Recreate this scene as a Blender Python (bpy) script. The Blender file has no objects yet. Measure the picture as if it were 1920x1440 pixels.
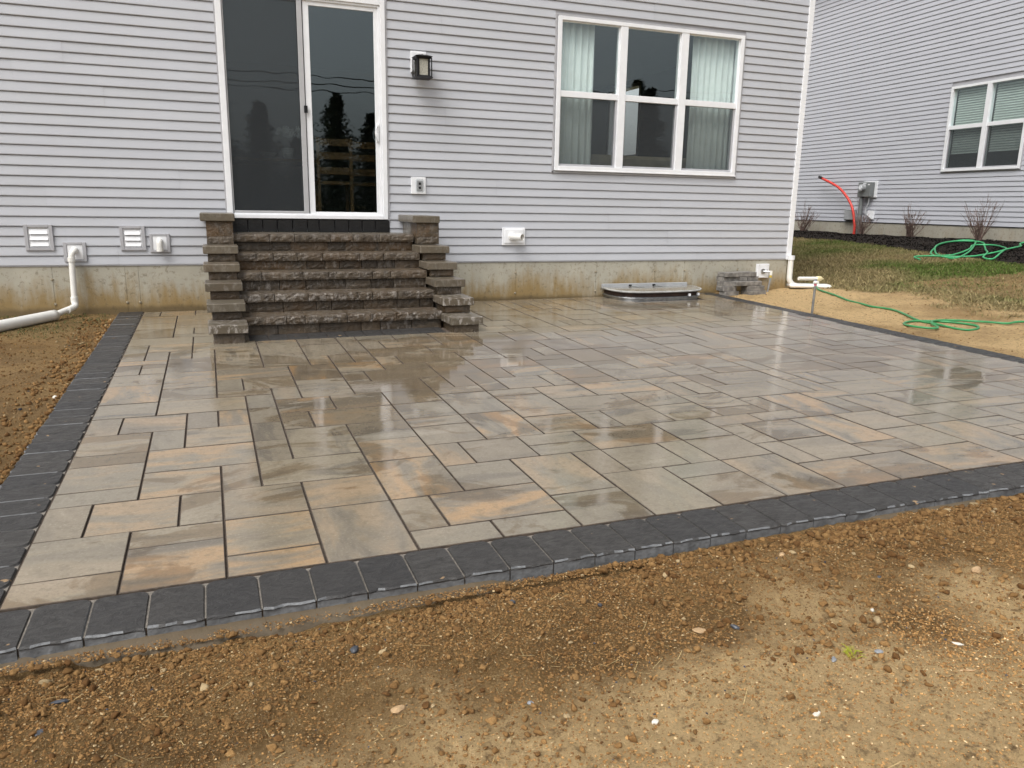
import bpy, bmesh, math, random
import numpy as np
from mathutils import Vector, Matrix, Quaternion
random.seed(7); NR = np.random.default_rng(11)
PI = math.pi
S = bpy.context.scene
col = S.collection

# ------------------------------------------------------------------ camera
cd = bpy.data.cameras.new('camera'); cam = bpy.data.objects.new('camera', cd); col.objects.link(cam)
cd.sensor_width = 36.0; cd.lens = 1466.89/1920*36; cd.clip_start = 0.05; cd.clip_end = 2000
R_ = Vector((0.93465679, -0.35513969, 0.01710218)); U_ = Vector((0.06333127, 0.21362091, 0.97486166)); F_ = Vector((0.34986545, 0.91007797, -0.22215368))
m3 = Matrix((R_, U_, -F_)).transposed()
cam.matrix_world = Matrix.Translation((-0.0075627, -9.48648307, 1.20708)) @ m3.to_4x4()
S.camera = cam
# ------------------------------------------------------------------ world, sun, exposure
SUN_EL, SUN_ROT = math.radians(54), math.radians(234)
W = bpy.data.worlds.new('World'); S.world = W; W.use_nodes = True
wn = W.node_tree; wn.nodes.clear()
sky = wn.nodes.new('ShaderNodeTexSky'); sky.sky_type = 'NISHITA'; sky.sun_disc = False
sky.sun_elevation = SUN_EL; sky.sun_rotation = SUN_ROT; sky.dust_density = 5.0; sky.air_density = 1.0
hs = wn.nodes.new('ShaderNodeHueSaturation'); hs.inputs['Saturation'].default_value = 0.16
bg = wn.nodes.new('ShaderNodeBackground'); bg.inputs['Strength'].default_value = 0.125
wo = wn.nodes.new('ShaderNodeOutputWorld')
wn.links.new(sky.outputs[0], hs.inputs['Color']); wn.links.new(hs.outputs[0], bg.inputs[0]); wn.links.new(bg.outputs[0], wo.inputs[0])
sd = bpy.data.lights.new('sun', 'SUN'); sd.energy = 0.95; sd.angle = math.radians(35); sd.color = (1.0, .965, .91)
so = bpy.data.objects.new('sun', sd); col.objects.link(so)
sv = Vector((math.sin(SUN_ROT)*math.cos(SUN_EL), math.cos(SUN_ROT)*math.cos(SUN_EL), math.sin(SUN_EL)))
so.rotation_mode = 'QUATERNION'; so.rotation_quaternion = sv.to_track_quat('Z', 'Y'); so.location = (0, 0, 20)
S.view_settings.view_transform = 'Standard'; S.view_settings.look = 'None'; S.view_settings.gamma = 1
S.view_settings.use_curve_mapping = False; S.view_settings.exposure = 0.66

# ------------------------------------------------------------------ helpers
def tag(o, label=None, cat=None, group=None, kind=None):
    if label: o['label'] = label
    if cat: o['category'] = cat
    if group: o['group'] = group
    if kind: o['kind'] = kind
    return o
def empty(name, loc=(0, 0, 0), rz=0, parent=None):
    o = bpy.data.objects.new(name, None); col.objects.link(o); o.location = loc; o.rotation_euler = (0, 0, rz)
    o.empty_display_size = .1
    if parent: o.parent = parent
    return o
def thing(name, label, cat, group=None, loc=(0, 0, 0), rz=0):
    return tag(empty(name, loc, rz), label, cat, group)
class MB:
    def __init__(s): s.v = []; s.f = []; s.smooth = False; s.c = None
    def add(s, vs, fs):
        b = len(s.v); s.v += [tuple(p) for p in vs]; s.f += [tuple(i+b for i in f) for f in fs]; return s
    def box(s, x0, y0, z0, x1, y1, z1, bev=0.0):
        if x1 < x0: x0, x1 = x1, x0
        if y1 < y0: y0, y1 = y1, y0
        if z1 < z0: z0, z1 = z1, z0
        if bev <= 0:
            v = [(x0,y0,z0),(x1,y0,z0),(x1,y1,z0),(x0,y1,z0),(x0,y0,z1),(x1,y0,z1),(x1,y1,z1),(x0,y1,z1)]
            return s.add(v, [(0,3,2,1),(4,5,6,7),(0,1,5,4),(1,2,6,5),(2,3,7,6),(3,0,4,7)])
        b = min(bev, (x1-x0)/2.1, (y1-y0)/2.1, (z1-z0)/2.1)
        bm = bmesh.new(); bmesh.ops.create_cube(bm, size=1)
        for q in bm.verts: q.co = ((x0+x1)/2+q.co.x*(x1-x0), (y0+y1)/2+q.co.y*(y1-y0), (z0+z1)/2+q.co.z*(z1-z0))
        bmesh.ops.bevel(bm, geom=list(bm.edges), offset=b, segments=1, affect='EDGES')
        bm.verts.ensure_lookup_table(); bm.verts.index_update()
        s.add([q.co[:] for q in bm.verts], [[q.index for q in f.verts] for f in bm.faces]); bm.free(); return s
    def tube(s, pts, r, n=10, caps=True):
        pts = [Vector(p) for p in pts]; rs = r if isinstance(r, (list, tuple)) else [r]*len(pts)
        if len(pts) == 2: d_ = pts[1]-pts[0]; pts = [pts[0], pts[0]+d_*.02, pts[1]-d_*.02, pts[1]]; rs = [rs[0], rs[0]*.98+rs[1]*.02, rs[0]*.02+rs[1]*.98, rs[1]]
        ref = None; rings = []
        for i, p in enumerate(pts):
            d = (pts[min(i+1, len(pts)-1)]-pts[max(i-1, 0)]).normalized()
            if ref is None:
                ref = d.orthogonal().normalized()
            a = (ref-d*ref.dot(d)); a = a.normalized() if a.length > 1e-6 else d.orthogonal().normalized()
            ref = a; b = d.cross(a)
            rings.append([p+(a*math.cos(2*PI*k/n)+b*math.sin(2*PI*k/n))*rs[i] for k in range(n)])
        vs = [q for rg in rings for q in rg]; fs = []
        for i in range(len(pts)-1):
            for k in range(n):
                fs.append((i*n+k, i*n+(k+1) % n, (i+1)*n+(k+1) % n, (i+1)*n+k))
        if caps: fs.append(tuple(range(n-1, -1, -1))); fs.append(tuple((len(pts)-1)*n+k for k in range(n)))
        return s.add(vs, fs)
    def pipe_open(s, p0, p1, ro, ri, n=16):      # hollow pipe, open at p1
        p0, p1 = Vector(p0), Vector(p1); d = (p1-p0).normalized(); a = d.orthogonal().normalized(); b = d.cross(a)
        def ring(p, r): return [p+(a*math.cos(2*PI*k/n)+b*math.sin(2*PI*k/n))*r for k in range(n)]
        vs = ring(p0, ro)+ring(p1, ro)+ring(p1, ri)+ring(p1-d*(p1-p0).length*.9, ri); fs = []
        for j in range(3):
            for k in range(n): fs.append((j*n+k, j*n+(k+1) % n, (j+1)*n+(k+1) % n, (j+1)*n+k))
        fs.append(tuple(3*n+k for k in range(n))); fs.append(tuple(range(n-1, -1, -1)))
        return s.add(vs, fs)
    def extrude_x(s, prof, x0, x1, closed=False):
        n = len(prof); vs = [(x0, a, b) for a, b in prof]+[(x1, a, b) for a, b in prof]; fs = []
        for i in range(n-1 if not closed else n): j = (i+1) % n; fs.append((i, n+i, n+j, j))
        if closed: fs.append(tuple(range(n-1, -1, -1))); fs.append(tuple(range(n, 2*n)))
        return s.add(vs, fs)
    def build(s, name, mat, parent=None, smooth=False, ptag=None):
        me = bpy.data.meshes.new(name); me.from_pydata(s.v, [], s.f)
        if mat: me.materials.append(mat)
        if smooth or s.smooth:
            me.shade_smooth()
            for p in me.polygons:
                if len(p.vertices) > 4: p.use_smooth = False
        if s.c is not None: set_tint(me, s.c)
        me.update()
        o = bpy.data.objects.new(name, me); col.objects.link(o)
        if parent: o.parent = parent
        return o
def set_tint(me, c):
    at = me.color_attributes.new('tint', 'FLOAT_COLOR', 'POINT')
    if isinstance(c, tuple): arr = np.tile(np.array(c, 'f'), len(me.vertices))
    else: arr = np.asarray(c, 'f').ravel()
    at.data.foreach_set('color', arr)
def np_mesh(name, V, F, mat, parent=None, colors=None, smooth=False, k=None):
    me = bpy.data.meshes.new(name); k = F.shape[1]
    me.vertices.add(len(V)); me.vertices.foreach_set('co', V.astype('f').ravel())
    me.loops.add(F.size); me.loops.foreach_set('vertex_index', F.astype('i').ravel())
    me.polygons.add(len(F)); me.polygons.foreach_set('loop_start', np.arange(0, F.size, k, dtype='i'))
    me.update(calc_edges=True); me.materials.append(mat)
    if smooth: me.shade_smooth()
    if colors is not None: set_tint(me, colors)
    o = bpy.data.objects.new(name, me); col.objects.link(o)
    if parent: o.parent = parent
    return o
def bez(pts, n=8):      # Catmull-Rom through points
    P = [Vector(p) for p in pts]; P = [P[0]*2-P[1]]+P+[P[-1]*2-P[-2]]; out = []
    for i in range(1, len(P)-2):
        for k in range(n):
            t = k/n; a, b, c, d = P[i-1], P[i], P[i+1], P[i+2]
            out.append(.5*((2*b)+(c-a)*t+(2*a-5*b+4*c-d)*t*t+(3*b-a-3*c+d)*t**3))
    out.append(P[-2]); return out
# numpy value noise
_T = NR.random((256, 256))
def vnoise(x, y):
    xi = np.floor(x).astype(int); yi = np.floor(y).astype(int); fx = x-xi; fy = y-yi
    fx = fx*fx*(3-2*fx); fy = fy*fy*(3-2*fy)
    g = lambda a, b: _T[a & 255, b & 255]
    return (g(xi, yi)*(1-fx)+g(xi+1, yi)*fx)*(1-fy)+(g(xi, yi+1)*(1-fx)+g(xi+1, yi+1)*fx)*fy
def fbm(x, y, o=4):
    s = 0; a = .5
    for i in range(o): s = s+a*(vnoise(x+17.3*i, y+9.1*i)-.5); x = x*2.03; y = y*2.03; a *= .5
    return s
# ------------------------------------------------------------------ materials
class NT:
    def __init__(s, name):
        s.m = bpy.data.materials.new(name); s.m.use_nodes = True; s.t = s.m.node_tree; s.t.nodes.clear()
        s.out = s.n('ShaderNodeOutputMaterial'); s.p = s.n('ShaderNodeBsdfPrincipled'); s.l(s.p.outputs[0], s.out.inputs[0])
    def n(s, ty, **kw):
        nd = s.t.nodes.new(ty)
        for k, v in kw.items():
            if k in nd.inputs: nd.inputs[k].default_value = v
            else: setattr(nd, k, v)
        return nd
    def l(s, a, b): s.t.links.new(a, b)
    def set(s, **kw):
        for k, v in kw.items():
            k = k.replace('_', ' '); i = s.p.inputs[k]
            if hasattr(v, 'is_linked'): s.l(v, i)
            else: i.default_value = v
        return s
    def pos(s): return s.n('ShaderNodeNewGeometry').outputs['Position']
    def mapv(s, v, sc=(1, 1, 1), loc=(0, 0, 0)):
        m = s.n('ShaderNodeMapping'); s.l(v, m.inputs[0]); m.inputs['Scale'].default_value = sc
        if hasattr(loc, 'is_linked'): s.l(loc, m.inputs['Location'])
        else: m.inputs['Location'].default_value = loc
        return m.outputs[0]
    def noise(s, v, scale, detail=4, rough=.55, dist=0):
        m = s.n('ShaderNodeTexNoise'); s.l(v, m.inputs['Vector']); m.inputs['Scale'].default_value = scale
        m.inputs['Detail'].default_value = detail; m.inputs['Roughness'].default_value = rough; m.inputs['Distortion'].default_value = dist
        return m.outputs['Fac']
    def ramp(s, f, a, b, ca=0.0, cb=1.0):
        m = s.n('ShaderNodeMapRange'); s.l(f, m.inputs[0]); m.inputs[1].default_value = a; m.inputs[2].default_value = b
        m.inputs[3].default_value = ca; m.inputs[4].default_value = cb; m.interpolation_type = 'SMOOTHSTEP'; return m.outputs[0]
    def mix(s, f, a, b, mode='MIX'):
        m = s.n('ShaderNodeMix', data_type='RGBA', blend_type=mode)
        for i, v in ((0, f), (6, a), (7, b)):
            if hasattr(v, 'is_linked'): s.l(v, m.inputs[i])
            else: m.inputs[i].default_value = v if i == 0 else (*v, 1)
        return m.outputs[2]
    def math(s, op, a, b=0.0):
        m = s.n('ShaderNodeMath', operation=op)
        for i, v in ((0, a), (1, b)):
            if hasattr(v, 'is_linked'): s.l(v, m.inputs[i])
            else: m.inputs[i].default_value = v
        m.use_clamp = op in ('MULTIPLY_ADD',); return m.outputs[0]
    def bump(s, h, dist=.01, strength=1.0, normal=None):
        m = s.n('ShaderNodeBump'); s.l(h, m.inputs['Height']); m.inputs['Distance'].default_value = dist
        if hasattr(strength, 'is_linked'): s.l(strength, m.inputs['Strength'])
        else: m.inputs['Strength'].default_value = strength
        if normal: s.l(normal, m.inputs['Normal'])
        return m.outputs[0]
    def attr(s):
        a = s.n('ShaderNodeAttribute', attribute_name='tint'); return a
def simple(name, c, rough=.5, metal=0, var=.12, scale=8, bump=0.0, bscale=60, spec=.5):
    t = NT(name); P = t.pos(); f = t.noise(P, scale, 5)
    d = tuple(x*(1-var) for x in c); e = tuple(min(1, x*(1+var)) for x in c)
    t.set(Base_Color=t.mix(t.ramp(f, .3, .7), d, e), Roughness=rough, Metallic=metal)
    t.p.inputs['Specular IOR Level'].default_value = spec
    if bump: t.set(Normal=t.bump(t.noise(P, bscale, 4), bump))
    return t.m
M = {}
# vinyl siding: grey-lavender, faint dirt, slight waviness
def vinyl(name, c):
    t = NT(name); P = t.pos(); f = t.noise(t.mapv(P, (1, 1, 4)), 1.3, 4); g = t.noise(P, 60, 2)
    a = t.attr()
    cc = t.mix(t.ramp(f, .3, .75), tuple(x*.955 for x in c), c); cc = t.mix(.9, cc, a.outputs['Color'], 'MULTIPLY')
    t.set(Base_Color=cc, Roughness=.42, Normal=t.bump(t.noise(t.mapv(P, (40, 40, 400)), 1, 2), .0008, 1, t.bump(t.noise(P, 2.6, 2), .006, .8)))
    return t.m
M['siding'] = vinyl('vinyl_siding', (.485, .498, .532))
M['siding_far'] = vinyl('vinyl_siding_neighbour', (.50, .512, .555))
M['trim'] = simple('white_trim', (.80, .81, .83), .38, var=.03)
M['trim_grey'] = simple('grey_trim', (.40, .40, .42), .45, var=.05)
M['screenframe'] = simple('screen_frame_grey', (.42, .42, .43), .4, var=.05)
M['black'] = simple('black_paint', (.008, .008, .009), .5, var=.1, spec=.3)
M['pvc'] = simple('white_pvc', (.78, .77, .73), .32, var=.05, scale=5)
M['steel'] = simple('galvanised_steel', (.42, .43, .44), .38, 1.0, .2, 20)
M['greymetal'] = simple('grey_meter_paint', (.16, .17, .17), .45, var=.08)
M['greyplastic'] = simple('grey_plastic', (.36, .37, .38), .45)
M['red'] = simple('red_conduit_plastic', (.62, .05, .035), .4, var=.1)
M['brass'] = simple('brass_yellow', (.62, .47, .08), .35, .3)
M['hose'] = simple('green_hose_rubber', (.04, .24, .085), .35, var=.15, scale=14)
M['hose_far'] = simple('light_green_hose_rubber', (.05, .36, .14), .35, var=.15, scale=14)
M['roof'] = simple('grey_roof_shingle', (.09, .09, .095), .9, var=.3, scale=20)
M['bark'] = simple('tree_bark', (.06, .045, .035), .9, var=.3, scale=30)
M['needles'] = simple('conifer_needles', (.03, .045, .025), .8, var=.4, scale=3)
M['twig'] = simple('shrub_twig', (.13, .085, .07), .8, var=.3, scale=30)
M['mulch_chip'] = simple('black_mulch_chips', (.007, .006, .0055), .95, var=.5, scale=40, spec=.05)
M['slate_stone'] = simple('wet_slate_stone', (.05, .055, .065), .3, var=.3, scale=40, bump=.002)
M['pale_stone'] = simple('pale_grey_stone', (.26, .27, .28), .6, var=.2, scale=60, bump=.002)
M['tan_stone'] = simple('tan_stone', (.42, .28, .15), .85, var=.2, scale=60, bump=.003)
M['white_stone'] = simple('white_stone', (.62, .58, .50), .7, var=.15, scale=60, bump=.002)
M['sprout'] = simple('yellow_green_sprout', (.36, .38, .03), .6)
M['spare_block'] = simple('grey_concrete_block', (.195, .182, .165), .75, var=.4, scale=14, bump=.004, bscale=120)
M['blind'] = simple('pale_blind', (.62, .66, .62), .7, var=.02)
M['curtain'] = simple('white_curtain_cloth', (.76, .78, .77), .8, var=.04)
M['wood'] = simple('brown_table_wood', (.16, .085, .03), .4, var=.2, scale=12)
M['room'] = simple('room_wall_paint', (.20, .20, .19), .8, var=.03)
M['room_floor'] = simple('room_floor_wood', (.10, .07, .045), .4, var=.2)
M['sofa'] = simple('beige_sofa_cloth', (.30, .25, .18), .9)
M['leafgreen'] = simple('house_plant_leaf', (.05, .12, .04), .5)
M['petal'] = simple('white_petals', (.85, .85, .85), .6)
M['ceramic'] = simple('white_ceramic', (.7, .72, .75), .2)
M['frost'] = simple('seeded_lantern_glass', (.40, .39, .33), .25, var=.2, scale=60, bump=.003)
def glassmat(name, tint=(1, 1, 1), k=1.0, rough=0.0):
    t = NT(name); t.t.nodes.remove(t.p)
    tr = t.n('ShaderNodeBsdfTransparent'); tr.inputs[0].default_value = (*tint, 1)
    gl = t.n('ShaderNodeBsdfGlossy'); gl.inputs['Roughness'].default_value = rough; gl.inputs[0].default_value = (.86, .96, 1.0, 1)
    geo = t.n('ShaderNodeNewGeometry'); dt = t.n('ShaderNodeVectorMath', operation='DOT_PRODUCT'); t.l(geo.outputs['Incoming'], dt.inputs[0]); t.l(geo.outputs['Normal'], dt.inputs[1])
    f = t.math('POWER', t.math('SUBTRACT', 1.0, t.math('ABSOLUTE', dt.outputs['Value'])), 5.0)
    f = t.math('MULTIPLY', t.math('ADD', t.math('MULTIPLY', f, .96), .04), 2.0*k); mx = t.n('ShaderNodeMixShader')
    nb = t.bump(t.noise(t.pos(), 1.6, 2), .004, .35); t.l(nb, gl.inputs['Normal'])
    t.l(f, mx.inputs[0]); t.l(tr.outputs[0], mx.inputs[1]); t.l(gl.outputs[0], mx.inputs[2]); t.l(mx.outputs[0], t.out.inputs[0]); return t.m
M['glass'] = glassmat('window_glass', (.95, .985, .975), 1.0)
M['doorglass'] = glassmat('door_glass', (.76, .80, .79), 1.05)
M['cover'] = simple('dull_polycarbonate_cover', (.25, .24, .215), .13, var=.25, scale=6)
M['dullrim'] = simple('dull_aluminium_rim', (.36, .36, .35), .45, var=.2)
M['bubble'] = glassmat('clear_bubble_plastic', (.93, .93, .93), 1.0, .05)
t = NT('insect_screen'); t.t.nodes.remove(t.p); a = t.n('ShaderNodeBsdfTransparent'); b = t.n('ShaderNodeBsdfDiffuse'); b.inputs[0].default_value = (.075, .082, .088, 1)
mx = t.n('ShaderNodeMixShader'); mx.inputs[0].default_value = .42; t.l(a.outputs[0], mx.inputs[1]); t.l(b.outputs[0], mx.inputs[2]); t.l(mx.outputs[0], t.out.inputs[0]); M['screen'] = t.m
# foundation concrete, stained from the ground up
def concrete(name, base, stain, zh, amt):
    t = NT(name); P = t.pos(); sx = t.n('ShaderNodeSeparateXYZ'); t.l(P, sx.inputs[0])
    f = t.noise(t.mapv(P, (1, 1, .6)), 2.2, 6, .65, .4); g = t.noise(t.mapv(P, (9, 9, 1.2)), 2, 4, .6)
    h = t.math('SUBTRACT', t.math('ADD', f, t.math('MULTIPLY', g, .5)), t.math('MULTIPLY', sx.outputs[2], zh))
    c = t.mix(t.ramp(t.noise(P, 3, 5), .35, .7), tuple(x*.86 for x in base), base)
    c = t.mix(t.math('MULTIPLY', t.ramp(h, .25, .72), amt), c, stain)
    c = t.mix(t.math('MULTIPLY', t.ramp(t.noise(P, 22, 5, .75), .53, .66), .5), c, (.12, .09, .045))
    wet = t.ramp(t.math('ADD', sx.outputs[2], t.math('MULTIPLY', f, -.10)), -.03, .03, 1, 0)
    c = t.mix(t.math('MULTIPLY', wet, .55), c, (.05, .036, .02))
    t.set(Base_Color=c, Roughness=.8, Normal=t.bump(t.noise(P, 90, 5), .003, .8)); return t.m
M['foundation'] = concrete('foundation_concrete', (.43, .405, .33), (.26, .175, .065), 1.25, .95)
M['foundation_far'] = concrete('neighbour_foundation_concrete', (.40, .375, .31), (.30, .24, .15), .5, .5)
M['apron'] = concrete('concrete_edge_restraint', (.22, .18, .125), (.15, .105, .058), -1, .8)
M['border_joint'] = simple('pale_joint_sand', (.19, .17, .145), .9, var=.25, scale=60, bump=.002, bscale=300)
M['shaded_charcoal'] = simple('shaded_wet_charcoal_stone', (.006, .006, .0065), .35, var=.3, scale=20, bump=.004)  # wet charcoal sill course; shade of the door recess put into the colour
M['tie'] = simple('form_tie_patch', (.27, .23, .16), .85, var=.3, scale=60)
# wet paver
t = NT('wet_concrete_paver'); P = t.pos(); at = t.attr(); sp = t.n('ShaderNodeSeparateColor'); t.l(at.outputs['Color'], sp.inputs[0])
orange, dark, rnd = sp.outputs[0], sp.outputs[1], sp.outputs[2]; orient = at.outputs['Alpha']
off = t.n('ShaderNodeCombineXYZ'); t.l(t.math('MULTIPLY', rnd, 57.0), off.inputs[0]); t.l(t.math('MULTIPLY', rnd, 23.0), off.inputs[1])
nx = t.noise(t.mapv(P, (1.3, 4.0, 1), off.outputs[0]), 1.4, 5, .6, .5); ny = t.noise(t.mapv(P, (4.0, 1.3, 1), off.outputs[0]), 1.4, 5, .6, .5)
mm = t.n('ShaderNodeMix', data_type='FLOAT'); t.l(orient, mm.inputs[0]); t.l(nx, mm.inputs[2]); t.l(ny, mm.inputs[3]); st = mm.outputs[0]
fine = t.noise(P, 85, 5, .75)
base = t.mix(rnd, (.262, .222, .160), (.206, .174, .130))
base = t.mix(t.ramp(t.math('FRACT', t.math('MULTIPLY', rnd, 7.3)), .55, .8), base, (.225, .197, .150))
base = t.mix(t.math('MULTIPLY', t.ramp(st, .52, .70), .35), base, (.35, .305, .24))
base = t.mix(t.math('MULTIPLY', t.ramp(st, .5, .36), t.math('ADD', .22, dark)), base, (.120, .104, .086))
base = t.mix(t.math('MULTIPLY', t.ramp(st, .45, .62), t.math('MULTIPLY', orange, .8)), base, (.40, .25, .12))
base = t.mix(t.math('MULTIPLY', t.ramp(fine, .53, .70), .42), base, (.13, .11, .075))
base = t.mix(t.math('MULTIPLY', t.ramp(fine, .47, .30), .35), base, (.42, .38, .29))
mid = t.noise(P, 24, 5, .7)
base = t.mix(t.math('MULTIPLY', t.ramp(mid, .50, .66), .34), base, (.13, .112, .08))
wetn = t.noise(t.mapv(P, (1, 1.6, 1)), 1.5, 6, .62, 1.2)
sx = t.n('ShaderNodeSeparateXYZ'); t.l(P, sx.inputs[0])
def blob(cx, cy, rx, ry):
    a = t.math('POWER', t.math('DIVIDE', t.math('SUBTRACT', sx.outputs[0], cx), rx), 2.0); b = t.math('POWER', t.math('DIVIDE', t.math('SUBTRACT', sx.outputs[1], cy), ry), 2.0)
    return t.ramp(t.math('ADD', a, b), 0, 1.3, .13, 0)
wf = wetn
for q in ((1.9, -3.3, 2.0, 1.3), (4.9, -4.3, .7, .5), (2.9, -5.6, .9, .45), (5.4, -1.6, .7, .5), (5.8, -3.9, .8, .4), (1.0, -4.6, 1.0, .6)): wf = t.math('ADD', wf, blob(*q))
wf = t.math('ADD', wf, t.math('MULTIPLY', t.math('SUBTRACT', t.math('FRACT', t.math('MULTIPLY', rnd, 13.7)), .5), .22))
wet = t.ramp(wf, .55, .62)
base = t.mix(t.math('MULTIPLY', wet, .8), base, t.mix(1.0, base, (.64, .565, .475), 'MULTIPLY'))
ro = t.math('ADD', t.math('MULTIPLY', wet, -.045), .065); ro = t.math('ADD', ro, t.math('MULTIPLY', fine, .05))
t.set(Base_Color=base, Roughness=ro, Normal=t.bump(fine, .0016, t.ramp(wet, 0, 1, .20, .05), t.bump(t.noise(P, 9, 3), .003, .15)))
t.p.inputs['IOR'].default_value = 1.5; t.p.inputs['Specular IOR Level'].default_value = .85
M['paver'] = t.m
# charcoal border paver
t = NT('charcoal_slate_paver'); P = t.pos(); at = t.attr(); sp = t.n('ShaderNodeSeparateColor'); t.l(at.outputs['Color'], sp.inputs[0])
f = t.noise(t.mapv(P, (1, 1.9, 1)), 16, 7, .66, 1.0); g = t.noise(P, 70, 3)
c = t.mix(t.ramp(f, .3, .7), (.034, .032, .030), (.060, .057, .054)); c = t.mix(t.math('MULTIPLY', sp.outputs[0], .5), c, (.022, .023, .026))
c = t.mix(t.ramp(t.noise(P, 19, 2, .4), .735, .76), c, (.30, .20, .11))
t.set(Base_Color=c, Roughness=t.ramp(f, .3, .7, .55, .34), Normal=t.bump(g, .002, .7, t.bump(f, .011, .9)))
t.p.inputs['Specular IOR Level'].default_value = .38
M['border'] = t.m
M['border_side'] = simple('charcoal_paver_side', (.13, .135, .14), .6, var=.3, scale=25, bump=.004)
M['sand'] = simple('joint_sand', (.085, .064, .048), .9, var=.3, scale=50, bump=.003, bscale=300)
# split-face stone of steps
def stone(name, a, b, og, rough, bd, wetz=True):
    t = NT(name); P = t.pos(); at = t.attr(); sp = t.n('ShaderNodeSeparateColor'); t.l(at.outputs['Color'], sp.inputs[0])
    f = t.noise(P, 14, 6, .65, .6); g = t.noise(P, 50, 5, .65)
    c = t.mix(t.ramp(f, .3, .7), a, b); c = t.mix(t.math('MULTIPLY', t.ramp(t.noise(P, 6, 4), .35, .62), sp.outputs[0]), c, og)
    c = t.mix(t.math('MULTIPLY', sp.outputs[1], .7), c, tuple(x*.42 for x in a))
    c = t.mix(t.math('MULTIPLY', t.ramp(t.noise(t.mapv(P, (1, 1, .5)), 24, 4, .7), .50, .62), sp.outputs[2]), c, (.34, .31, .28))
    t.set(Base_Color=c, Roughness=rough, Normal=t.bump(g, bd, .9, t.bump(f, bd*2, .6))); return t.m
M['split'] = stone('split_face_stone', (.046, .034, .022), (.130, .099, .066), (.105, .062, .028), .36, .012)
M['cap'] = stone('cap_stone', (.10, .084, .060), (.145, .124, .092), (.15, .10, .06), .30, .0015)
# soil
t = NT('ochre_soil'); P = t.pos(); at = t.attr(); sp = t.n('ShaderNodeSeparateColor'); t.l(at.outputs['Color'], sp.inputs[0])
f = t.noise(P, 1.9, 6, .6, .4); g = t.noise(P, 26, 6, .7); h = t.noise(P, 150, 5, .8)

c = t.mix(t.ramp(f, .34, .64), (.15, .084, .029), (.275, .168, .064)); c = t.mix(t.math('MULTIPLY', sp.outputs[0], t.ramp(g, .2, .42)), c, (.66, .465, .235))
c = t.mix(t.math('MULTIPLY', t.ramp(g, .48, .34), .6), c, (.10, .052, .018)); c = t.mix(t.math('MULTIPLY', t.ramp(h, .53, .64), .7), c, (.60, .44, .24))
c = t.mix(sp.outputs[1], c, t.mix(t.ramp(g, .35, .65), (.085, .080, .024), (.27, .205, .09)))       # grass cover
c = t.mix(sp.outputs[2], c, t.mix(t.ramp(g, .35, .65), (.006, .005, .0045), (.02, .017, .015)))   # mulch
c = t.mix(t.math('MULTIPLY', t.ramp(h, .46, .35), .4), c, (.11, .06, .022)); c = t.mix(t.math('MULTIPLY', t.ramp(t.noise(P, 62, 5, .75),   .48, .36), .35), c, (.13, .072, .026))
t.set(Base_Color=c, Roughness=.92, Normal=t.bump(h, .012, 1.0, t.bump(t.noise(P, 62, 5, .75), .018, 1.0, t.bump(g, .03, 1.0)))); t.p.inputs['Specular IOR Level'].default_value = .25
M['soil'] = t.m
def tinted(name, rough=.9, bump=.003, bs=200, spec=.25):
    t = NT(name); P = t.pos(); at = t.attr(); g = t.noise(P, 90, 4, .7)
    t.set(Base_Color=t.mix(t.ramp(g, .3, .7), t.mix(1, at.outputs['Color'], (.72, .70, .68), 'MULTIPLY'), at.outputs['Color']), Roughness=rough, Normal=t.bump(t.noise(P, bs, 3), bump))
    t.p.inputs['Specular IOR Level'].default_value = spec; return t.m
M['clod'] = tinted('soil_clods'); M['blade'] = tinted('grass_blades', .7, 0.0005)
# ------------------------------------------------------------------ terrain
def plane(x, y): return .0162*y+.0058*x                      # the patio's fall away from the house
def h0(x, y):
    s = .0162*np.minimum(np.maximum(y, -14), 0)+.0058*np.clip(x, -3, 7)-.012
    t = np.clip((x-7.2)/7.8, 0, 1); return s+.58*(t*.75+.25*t*t)
XM = ([-6, -.33, .45, 1.09, 1.73, 2.73, 3.94, 5.57, 6.93, 20], [12.4, 12.52, 12.64, 12.77, 12.97, 13.24, 13.61, 13.93, 13.97, 14.1])
XB = ([-12, -3.4, -2.25, -1.29, -.97, -.5, 0, .4, 3, 20], [8.6, 8.55, 8.66, 8.95, 8.5, 7.95, 7.7, 8.0, 8.0, 8.0])
def hfull(x, y):
    z = h0(x, y)
    n1 = fbm(x*1.3, y*1.3, 3); n2 = fbm(x*9+3, y*9, 4); n3 = fbm(x*34, y*34, 3)
    z = z+.05*n1*np.clip(np.abs(y+7.0)/1.0, 0.25, 1)*np.clip(np.abs(x+1)/1.0, .3, 1)+.022*n2+np.where(y < -6.98, .020, np.where(x > 6.7, .012, .006))*n3+np.where(y < -6.98, .016, 0)*fbm(x*5.5+8, y*5.5, 2)
    front = (y < -6.98)
    z = np.where(front, z-.052+.030*np.exp(-((y+7.25)/.15)**2)*np.clip((x+.6)/1.2, 0, 1)+.026*np.clip((x-.5)/2, 0, 1), z)
    left = (x < -.985) & (y > -7.0)
    z = np.where(left, z-.012+.02*np.clip((-x-1.0)/.5, 0, 1), z)
    right = (x > 6.70) & (y > -7.0)
    z = np.where(right, z+.004-.012*np.exp(-((x-6.7)/.2)**2), z)
    inside = (x > -.985) & (x < 6.70) & (y > -6.99) & (y < .5)
    z = np.where(inside, plane(x, y)-.16, z)
    xm = np.interp(y, *XM); mul = np.clip((x-xm)/.35, 0, 1)
    z = z+mul*(.05+.05*fbm(x*2.2, y*2.2, 3)+.03*n2)
    return z
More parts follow.
